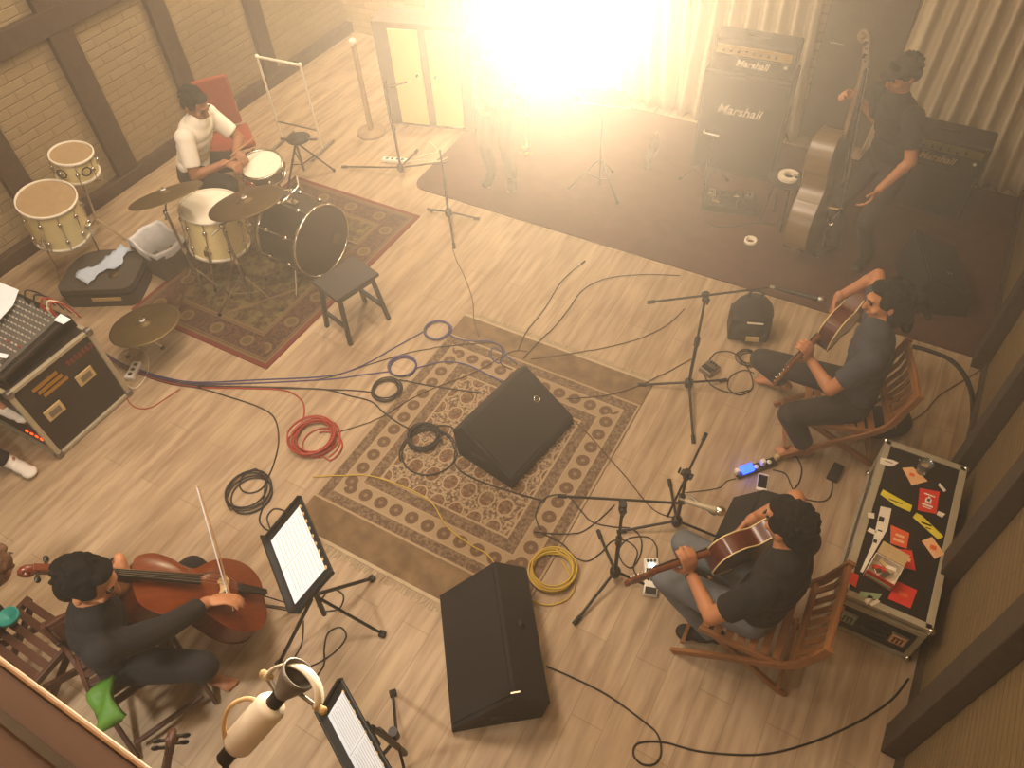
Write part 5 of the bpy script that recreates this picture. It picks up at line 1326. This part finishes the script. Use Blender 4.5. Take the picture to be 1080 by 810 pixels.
v_.build('valves', M['chrome'], t); MB().lathe([(.005, 0), (.013, .03), (.010, .03), (.003, 0)], 14, -hd_ * .21, -hd_).build('mouthpiece', M['chrome'], t)
# ---------------------------------------------------------------- sound engineer at the left edge
f1, f2 = at(12, 486, .09), at(3, 429, .46)
person('sound engineer in black trousers and white socks, mostly outside the left edge', dict(
    pelvis=(-5.50, .62, .52), neck=(-5.56, .66, 1.05), head=(-5.52, .68, 1.26), fw=(.75, .45), face=(.8, .4, -.3), head_up=(.1, 0, 1),
    handR=((-5.15, .62, .62), (.8, .2, 0), (0, 0, -1), .3), handL=((-5.30, .90, .66), (.8, .3, 0), (0, 0, -1), .3),
    ankleR=f1, ankleL=f2, kneeR=(.6, -.2, 1), kneeL=(.5, .5, 1), toeR=(at(40, 500) - at(12, 486)).xy, toeL=(at(34, 440, .3) - at(5, 430, .3)).xy),
    dict(shirt='black_tee', pants='black_tee', shoe='sock', hair='hair', sleeve=.7, leg=.92, skin='skin'))
t = thing('stool', 'stool under the sound engineer outside the left edge', 'stool', (-5.50, .62, 0))
MB().lathe([(0, .38), (.17, .38), (.18, .40), (.18, .43), (0, .44)], 24).build('seat', M['black_cloth'], t)
for a in (.5, 2.07, 3.64, 5.2): MB().cyl((.17 * math.cos(a), .17 * math.sin(a), 0), (.13 * math.cos(a), .13 * math.sin(a), .39), .013).build('leg', M['steel'], t)
t = thing('stool', 'stool under the person at the left edge beside the cello scroll', 'stool', (hp.x - .52, hp.y - .26, 0))
MB().lathe([(0, .38), (.17, .38), (.18, .40), (.18, .42), (0, .42)], 24).build('seat', M['black_cloth'], t)
for a in (.5, 2.07, 3.64, 5.2): MB().cyl((.17 * math.cos(a), .17 * math.sin(a), 0), (.13 * math.cos(a), .13 * math.sin(a), .39), .013).build('leg', M['steel'], t)
# ---------------------------------------------------------------- cables
def path(px, n=7, r=.005, lift=None):
    P = []
    for p in px:
        q = at(p[0], p[1], 0); z = p[2] if len(p) > 2 else 0; q = at(p[0], p[1], z) if z else q
        P.append(q)
    S = spline(P, n)
    for p in S: p.z = max(p.z, onrug(p) + r)
    return S
def coil(cx, cy, rx, turns, r, seed, wob=.12, z0=0):
    """loose floor coil round pixel (cx, cy); rx: world radius"""
    rnd = random.Random(seed); c = at(cx, cy, 0); P = []; n = 26; ph = rnd.uniform(0, 6); ox = oy = 0; R = rx
    for i in range(int(turns * n)):
        if i % n == 0: ox, oy, R1 = rnd.uniform(-wob, wob) * rx, rnd.uniform(-wob, wob) * rx, rx * rnd.uniform(.82, 1.08)
        R += (R1 - R) * .1; a = ph + 2 * PI * i / n; p = V((c.x + ox * .5 + R * math.cos(a), c.y + oy * .5 + R * math.sin(a), 0)); p.z = onrug(c) + r + (i / n) * r * .9; P.append(p)
    return P
def cable(label, m, *paths, r=.005, cat='cable', ends=0, name='cable', n=6):
    o_ = V((paths[0][0].x, paths[0][0].y, 0)); mb = MB()
    for p in paths: mb.tube([q - o_ for q in p], r, n)
    if ends:
        for p in paths[:1]:
            for a, b in ((p[0], p[1]), (p[-1], p[-2]))[:ends]:
                d = (b - a).normalized(); mb.cyl(a - o_ - d * .05 + V((0, 0, .004)), a - o_ + V((0, 0, .004)), r * 1.9, n=8)
    ob = mb.build(name, M[m]); ob.location = o_; return tag(ob, label, cat)
B0 = [(97, 363, .30), (112, 374, .12), (137, 388), (175, 400), (211, 405)]
def fan(dy, *rest): return [(x, y + dy * (.3 + .7 * i / 4), *z) for i, (x, y, *z) in enumerate(B0)] + list(rest)
cable('purple blue cable fanning from the bundle to the farthest blue coil', 'blue_cable', path(fan(-1.5, (270, 401), (345, 397), (380, 387), (418, 366), (447, 350))), coil(461.5, 349, .115, 4, .005, 1), path([(474, 354), (484, 359), (498, 361), (520, 362), (532, 371), (527, 384), (518, 378), (522, 368), (545, 385)]), r=.0055)
cable('purple blue cable fanning from the bundle to the blue coil next to the black coil', 'blue_cable', path(fan(1, (338, 401), (380, 396), (412, 392))), coil(424.6, 387, .115, 4, .005, 2), path([(438, 390), (466, 383), (489, 385), (510, 394), (531, 405)]), r=.0055)
cable('black cable running straight past the two blue coils to the rug monitor', 'black_cable', path(fan(0, (300, 403), (344, 399), (392, 384), (437, 371), (476, 366), (518, 363), (530, 370), (528, 384), (540, 391))), r=.004)
cable('black cable with a tight coil on the edge of the medallion rug', 'black_cable', path(fan(2, (300, 409), (338, 411), (370, 412), (392, 414))), coil(407.5, 412, .115, 6, .0055, 3, .2), path([(402, 402), (420, 401), (437, 405), (466, 410), (508, 416)]), r=.0055)
cable('black cable ending in the thick black coil beside the rug monitor', 'black_cable', path(fan(3, (300, 410), (341, 411), (370, 418), (392, 424), (405, 436), (420, 447), (437, 456))), coil(448, 465, .11, 9, .0065, 4, .2), coil(452, 478, .19, 1.6, .005, 14, .2), path([(440, 454), (470, 450), (482, 460), (480, 490), (500, 506), (540, 520), (575, 530)]), r=.0058)
cable('red cable with a bright red coil on the bare floor', 'red_cable', path(fan(4, (260, 410), (299, 412), (317, 421), (321, 434), (318, 448))), coil(332, 463, .165, 10, .006, 5, .22), coil(340, 470, .15, 1.5, .005, 15, .3), r=.0058)
cable('brown cable crossing the rug from the red coil to the rug monitor', 'brown_cable', path([(350, 458), (380, 449), (405, 440), (430, 424), (457, 411), (489, 399), (514, 387), (540, 372), (556, 372)]), r=.0042)
cable('black cable leading from the bundle into the loose tangle on the floor', 'black_cable', path(fan(5, (242, 419), (274, 430), (290, 442), (294, 466), (288, 492), (279, 511))), coil(263, 521, .155, 5, .005, 6, .45), coil(268, 508, .10, 1.3, .005, 16, .5), path([(280, 512), (277, 535), (274, 550), (284, 560), (300, 556), (303, 542), (290, 537), (282, 546), (286, 560)]), r=.0055)
cable('yellow cable coming off the bundle and crossing the rug to the foreground monitor', 'yellow_cable', path([(330, 503), (360, 503), (389, 503), (422, 513), (454, 530), (471, 556), (495, 575), (514, 586), (523, 598)]), r=.005)
cable('bright yellow cable coil beside the microphone stand base', 'yellow_cable', coil(583, 604, .15, 7, .006, 7, .16), path([(592, 592), (600, 605), (606, 618), (600, 631), (585, 638), (572, 638), (561, 634)]), r=.0062)
cable('black cable running off the rug monitor to the edge of the dark carpet', 'black_cable', path([(552, 379), (570, 360), (585, 345), (600, 326), (615, 306), (640, 294), (677, 290), (717, 291)]), r=.0042)
cable('black cable with a plug end lying toward the dark carpet', 'black_cable', path([(613, 279), (604, 286), (590, 300), (575, 325), (556, 350), (546, 372)]), r=.004, ends=1)
cable('grey cable looping from the rug monitor to the first microphone stand', 'brown_cable', path([(560, 380), (590, 376), (620, 371), (670, 359), (702, 344), (722, 326)]), r=.0042)
cable('thin grey cable trailing from the stand at the carpet corner to the rug', 'brown_cable', path([(477, 262), (482, 276), (489, 290), (498, 315), (500, 338), (505, 356)]), r=.0038)
cable('brown cable running from the rug monitor past the leg of the tall microphone stand', 'brown_cable', path([(597, 422), (640, 418), (674, 408), (700, 395), (729, 379)]), r=.0042)
cable('brown cable crossing the right rug border to the short microphone stand', 'brown_cable', path([(600, 440), (621, 460), (640, 482), (658, 501), (686, 535), (705, 545), (718, 545)]), r=.0042)
cable('black cable winding from the boom over the rug edge to the glowing pedal', 'black_cable', path([(570, 560), (565, 545), (572, 529), (587, 523), (602, 527), (611, 538), (625, 551), (646, 556), (666, 558), (676, 569), (675, 586), (666, 599), (656, 593), (653, 579), (664, 568), (683, 567), (692, 576), (693, 588)]), r=.0045)
cable('black cable looping around the nearest microphone stand base', 'black_cable', path([(568, 562), (592, 574), (607, 588), (620, 592), (634, 583), (646, 571), (661, 571), (672, 582), (668, 600), (676, 612)]), r=.0045)
cable('black cable lying under the nearest boom arm on the rug border', 'black_cable', path([(563, 562), (585, 564), (609, 563), (629, 551), (648, 533)]), r=.0042)
cable('black cable looped around the guitar pedal of the man in navy', 'black_cable', path([(748, 380), (756, 372), (772, 372), (784, 382), (792, 396), (793, 410), (780, 417), (768, 410), (770, 398), (784, 391), (795, 394)]), path([(742, 396), (752, 408), (772, 415), (790, 412)]), r=.0048)
cable('small tangle of black cable beside the backpack', 'black_cable', coil(789, 378, .075, 4, .004, 8, .5), r=.0042)
cable('thick black hose curving along the right wall from the carpet to the flight case', 'black_rubber', path([(962, 366), (978, 370), (1000, 379), (1014, 392), (1023, 410), (1026, 432), (1024, 456), (1020, 476)]), r=.018, n=10)
cable('thin brown cable on the floor between the carpet corner and the flight case', 'brown_cable', path([(1034, 391), (1012, 404), (990, 418), (975, 435), (958, 446)]), r=.0045)
cable('long black cable from the foreground monitor along the bottom right floor', 'black_cable', path([(576, 703), (600, 713), (640, 733), (680, 762), (694, 776), (697, 795), (690, 806), (677, 806), (668, 796), (673, 784), (700, 783), (740, 793), (800, 796), (850, 785), (900, 764), (938, 740), (958, 716)]), r=.0055)
cable('black cables looped under the music stand of the cellist', 'black_cable', path([(320, 655), (318, 680), (305, 706), (330, 702), (353, 688), (365, 672), (359, 662), (346, 668), (342, 684), (341, 703), (326, 722)]), path([(335, 640), (348, 622), (362, 628), (358, 642), (344, 645)]), r=.0048)
cable('pair of thin black leads running from the cello to the music stand', 'black_cable', path([(277, 628, .30), (296, 634, .15), (315, 640)]), path([(281, 640, .20), (298, 643, .1), (318, 646)]), r=.004)
cable('black cable joining the black power strip and the mains adapter', 'black_cable', path([(817, 484), (826, 478), (838, 481), (845, 493), (843, 508), (836, 520), (850, 527), (868, 529), (876, 522), (878, 508)]), path([(815, 496), (828, 500), (834, 512), (838, 522)]), r=.0045)
cable('thin black wire leading from the blue lit strip to the short microphone stand', 'black_cable', path([(776, 505), (766, 508), (760, 514), (748, 517), (722, 520)]), r=.003)
cable('white cord looped around the white socket block', 'white_cable', path([(119, 388), (127, 373), (142, 367), (155, 374), (157, 390), (150, 404), (141, 410), (130, 404)]), r=.005)
cable('reddish cord leaving the white socket block along the floor', 'red_cable', path([(133, 411), (136, 424), (146, 431), (160, 430), (176, 420), (190, 411)]), r=.004)
cable('white cords trailing from the white strip at the back left', 'white_cable', path([(428, 172), (445, 169), (460, 172), (472, 168)]), path([(430, 171), (448, 164), (462, 160), (452, 150)]), r=.006)
tn = at(212, 407, .014); o = MB().lathe([(.012, -.012), (.022, -.012), (.022, .012), (.012, .012)], 12, (0, 0, 0), (.9, -.3, 0)).build('cable_tie', M['black_rubber']); o.location = tn; tag(o, 'black tie holding the fan of cables together on the floor', 'cable tie')
# ---------------------------------------------------------------- small electrics and clutter
def strip(label, a, b, m, n=4, w_=.055, h=.04, sock='black_plastic'):
    A, B = at(*a), at(*b); d = B - A; t = thing('power_strip', label, 'power strip', ((A + B) / 2).xy.to_3d(), math.atan2(d.y, d.x)); L = d.length
    MB().box((0, 0, h / 2 + onrug(A)), (L, w_, h)).build('housing', M[m], t, bevel=.008)
    for i in range(n): MB().lathe([(0, 0), (.017, 0), (.017, .0015), (0, .0015)], 14, ((i - (n - 1) / 2) * L * .82 / n, 0, h)).build('socket', M[sock], t)
    return t
strip('white socket block on the floor beside the rack case', (137, 402), (147, 384), 'white_plastic', 3, .075)
strip('white power strip on the floor under the thin microphone stand at the back', (404, 170), (430, 172), 'white_plastic', 4, .06)
t = strip('black power strip with a blue glowing unit plugged in', (776, 503), (817, 488), 'black_plastic', 5, .06, .038, 'white_plastic')
MB().box((-.075, 0, .055), (.09, .055, .035)).build('blue_light_unit', M['led_blue'], t, bevel=.006)
for x, m_ in ((.05, 'white_plastic'), (-.15, 'white_plastic'), (.16, 'label_tan')): MB().box((x, .004, .058), (.032, .034, .042)).build('plug', M[m_], t, bevel=.006)
A, B = at(803, 516), at(805, 502); d = B - A
t = thing('smartphone', 'white smartphone lying on the floor beside the black power strip', 'phone', ((A + B) / 2).xy.to_3d(), math.atan2(d.y, d.x) - PI / 2)
MB().box((0, 0, .005), (.07, .14, .009)).build('case', M['white_plastic'], t, bevel=.003); MB().box((0, .003, .0102), (.06, .105, .001)).build('screen', M['screen_dark'], t)
MB().box((0, -.082, .005), (.012, .025, .006)).build('charging_plug', M['white_plastic'], t)
A = at(880, 500); o = MB().box((0, 0, .02), (.07, .14, .04)).build('power_adapter', M['black_plastic'], bevel=.006); o.location = (A.x, A.y, 0); o.rotation_euler = (0, 0, -.12); tag(o, 'black mains adapter on the floor near the flight case', 'adapter')
def pedal(label, p, rz, m='steel', led=None, w_=.08, l_=.125):
    q = at(*p); t = thing('effects_pedal', label, 'pedal', (q.x, q.y, onrug(q)), rz)
    MB().box((0, 0, .025), (w_, l_, .045), taper=.92).build('enclosure', M[m], t, bevel=.006)
    MB().box((0, -.03, .05), (w_ * .75, .045, .006)).build('foot_switch', M['black_plastic' if m != 'black_plastic' else 'steel'], t, bevel=.002)
    for x in (-.022, 0, .022): MB().cyl((x, .042, .046), (x, .042, .06), .008, n=10).build('knob', M['black_plastic'], t)
    if led: MB().lathe([(0, .0), (.016, .0), (.014, .006), (0, .009)], 14, (0, .012, .048)).build('light', M[led], t)
    return t
t = pedal('silver guitar pedal on the floor beside the tall microphone stand', (748, 391), -.35, 'steel', None, .12, .13)
pedal('white guitar pedal with a brilliant white light at the feet of the man in black', (687, 602), .5, 'white_plastic', 'led_white', .10, .14)
pedal('white guitar pedal beside the guitar headstock of the man in black', (702, 612), .3, 'white_plastic', None, .08, .12)
pedal('white edged pedal partly under the knee of the man in black', (686, 622), .3, 'white_plastic', None, .09, .10)
# small black monitor in front of the man in black
wedge('practice_amplifier', 'small black wedge amplifier on the floor in front of the man in black', at(752, 572).xy, (at(807, 523) - at(781, 512)).xy, .35, [(0, 0), (0, .05), (.16, .26), (.33, .30), (.34, 0)], None, (1, 2))
# backpack
q = at(788, 350); t = thing('backpack', 'black backpack standing on the floor at the edge of the dark carpet', 'bag', (q.x, q.y - .02, 0), .35)
MB().ell((0, 0, .20), (.17, .12, .21), 20).box((0, 0, .12), (.31, .2, .22)).organic('bag_body', M['black_cloth'], t, .012, 5)
MB().ell((0, -.11, .13), (.13, .05, .10), 16).organic('front_pocket', M['black_cloth'], t, .012, 4)
MB().box((.02, -.16, .10), (.10, .01, .05)).build('pale_patch', M['label_tan'], t, bevel=.004); MB().tube(spline([(-.05, 0, .40), (-.04, 0, .45), (.04, 0, .45), (.05, 0, .40)], 5), .01).build('top_handle', M['black_cloth'], t)
MB().box((.02, -.125, .235), (.12, .008, .012)).build('zip_pull', M['white_sticker'], t)
# shoulder bag under guitarist B's chair
q = at(912, 448); t = thing('shoulder_bag', 'black shoulder bag lying on the floor behind the navy shirted guitarist chair', 'bag', (q.x + .10, q.y + .0, 0), .5)
MB().ell((0, 0, .09), (.20, .13, .10), 18).organic('bag_body', M['black_cloth'], t, .012, 4); MB().tube(spline([(-.16, 0, .13), (-.05, .08, .24), (.10, .07, .22), (.17, 0, .12)], 6), .012).build('strap', M['black_cloth'], t)
MB().lathe([(0, 0), (.014, 0), (.012, .006), (0, .006)], 12, (.03, -.09, .15), (0, -.6, .8)).build('buckle', M['chrome'], t)
# music stand and clutter on the dark carpet
q = at(632, 200); t = thing('music_stand', 'music stand with a pale sheet lost in the glare on the dark carpet', 'music stand', (q.x, q.y, .0125), PI + .2)
MB().cyl((0, 0, .05), (0, 0, .88), .012).build('pole', M['black_metal'], t); tripod(t, .32, .30, (.3, 2.4, 4.5), 'black_metal')
Rm = Matrix.Rotation(.9, 3, 'X'); MB().box((0, 0, .95), (.46, .32, .012), Rm).build('desk', M['black_metal'], t, bevel=.004); MB().box((0, -.115, .83), (.46, .05, .012), Rm @ Matrix.Rotation(1.3, 3, 'X')).build('ledge', M['steel'], t)
o = MB().box((0, 0, 0), (.40, .24, .003), Rm).build('sheet_music', M['paper']); o.location = t.matrix_basis @ V((0, -.010, .965)); o.rotation_euler = (0, 0, PI + .2); tag(o, 'pale sheet of music on the stand in the glare', 'sheet music')
for i, (px, lb) in enumerate((((683, 178), 'glass bottle glinting on a small black case on the dark carpet, front one'), ((690, 165), 'glass bottle glinting on the dark carpet, farther one'))):
    q = at(*px); o = MB().lathe([(0, 0), (.036, 0), (.038, .02), (.038, .16), (.014, .21), (.014, .26), (.011, .26), (.011, .21), (.034, .155), (.034, .01), (0, .01)], 20, (0, 0, 0)).build('bottle', M['glass_smoke'])
    o.location = (q.x, q.y, .0125); tag(o, lb, 'bottle')
q = at(791, 257); o = MB().lathe([(.038, 0), (.055, 0), (.055, .035), (.038, .035), (.038, 0)], 28).build('tape_roll', M['tape_white']); o.location = (q.x, q.y, .0125); tag(o, 'white roll of tape lying on the dark carpet', 'tape')
q = at(831, 188); o = MB().prism([(.09 * math.cos(a * PI / 12) , .09 * math.sin(a * PI / 12)) for a in range(2, 23)] + [(.045 * math.cos(a * PI / 12), .045 * math.sin(a * PI / 12)) for a in range(22, 1, -1)], 0, .03).build('headphone_pad', M['white_sticker'], bevel=.006); q = at(831, 190, .45)
t = thing('neck_cushion', 'pale U shaped cushion on a dark stool beside the double bass', 'cushion', (q.x, q.y, .475)); o.parent = t; o.name = 'cushion_body'; o.rotation_euler = (0, 0, .1)
t = thing('stool', 'dark low stool between the tall amp and the double bass', 'stool', (q.x, q.y, .0125))
MB().lathe([(0, .43), (.15, .43), (.16, .44), (.16, .46), (0, .462)], 24).build('seat', M['black_cloth'], t)
for a in (.5, 2.07, 3.64, 5.2): MB().cyl((.15 * math.cos(a), .15 * math.sin(a), 0), (.11 * math.cos(a), .11 * math.sin(a), .43), .012).build('leg', M['black_metal'], t)
# pedal board of the bass corner
q = at(768, 218); t = thing('pedal_board', 'dark pedal board with shiny switches in front of the tall amp', 'pedal board', (q.x, q.y, .0125), .25)
MB().box((0, 0, .04), (.50, .26, .07)).build('board', M['black_metal'], t, bevel=.006)
for i, (x, y, m_) in enumerate(((-.17, .04, 'steel'), (-.06, .05, 'black_plastic'), (.06, .04, 'chrome'), (.17, .05, 'steel'), (-.12, -.07, 'chrome'), (.1, -.07, 'black_plastic'))):
    pb_ = MB().box((x, y, .09), (.075, .10, .04), taper=.9).build('pedal', M[m_], t, bevel=.006); MB().cyl((x, y - .02, .105), (x, y - .02, .125), .012).build('switch', M['chrome'], pb_)
q = at(742, 200); t = thing('guitar_stand', 'folded black stand with a chrome fitting on the dark carpet before the tall amp', 'stand', (q.x, q.y, .0125))
MB().cyl((0, 0, .05), (0, 0, .62), .012).build('pole', M['black_metal'], t); tripod(t, .3, .26, (.9, 3.0, 5.1), 'black_metal'); MB().box((0, -.03, .6), (.16, .05, .03)).build('yoke', M['chrome'], t, bevel=.008)
q = at(700, 125); 
cable('black cable lying on the dark carpet in front of the pedal board', 'black_cable', path([(735, 228), (755, 240), (775, 240), (800, 236), (816, 238), (822, 230)]), r=.006)
# low leads behind the drum kit
q = at(330, 190, 0); t = thing('drum_hardware_stand', 'folded dark hardware stand behind the snare drum', 'drum stand', at(322, 184, 0))
MB().cyl((0, 0, .05), (0, 0, .40), .013).build('pole', M['steel'], t); tripod(t, .35, .3, (.6, 2.7, 4.8), 'black_metal'); MB().cyl((-.2, .0, .36), (.25, .05, .44), .012).build('boom', M['steel'], t); MB().lathe([(0, 0), (.11, .005), (.12, .02), (0, .03)], 20, (.05, 0, .41)).build('dark_pad', M['black_rubber'], t)

# ---------------------------------------------------------------- shared group phrases for repeated kinds
GROUPS = {'microphone stand': 'microphone stands on the floor', 'microphone': 'microphones before the guitarists', 'speaker': 'wedge monitor speakers', 'cymbal': 'cymbals round the drum kit', 'cymbal stand': 'cymbal stands on the drum rug',
          'drum': 'drums at the left', 'cable': 'cables on the floor', 'guitar': 'acoustic guitars', 'pedal': 'guitar pedals on the floor', 'music stand': 'music stands', 'sheet music': 'sheets on the music stands', 'power strip': 'socket strips on the floor',
          'drumstick': 'drumsticks of the drummer', 'cello': 'cellos at the lower left', 'amplifier': 'amplifier heads on the dark carpet', 'speaker cabinet': 'speaker cabinets on the dark carpet', 'person': 'musicians', 'bottle': 'bottles on the dark carpet',
          'rug': 'rugs on the floor', 'paper': 'papers on the mixing desk', 'drum hardware': 'bits in the grey tub', 'flight case': 'flight cases', 'chair': 'chairs of the musicians'}
for o in list(scene.objects):
    if o.parent is None and o.get('category') in GROUPS and not o.get('group'): o['group'] = GROUPS[o['category']]
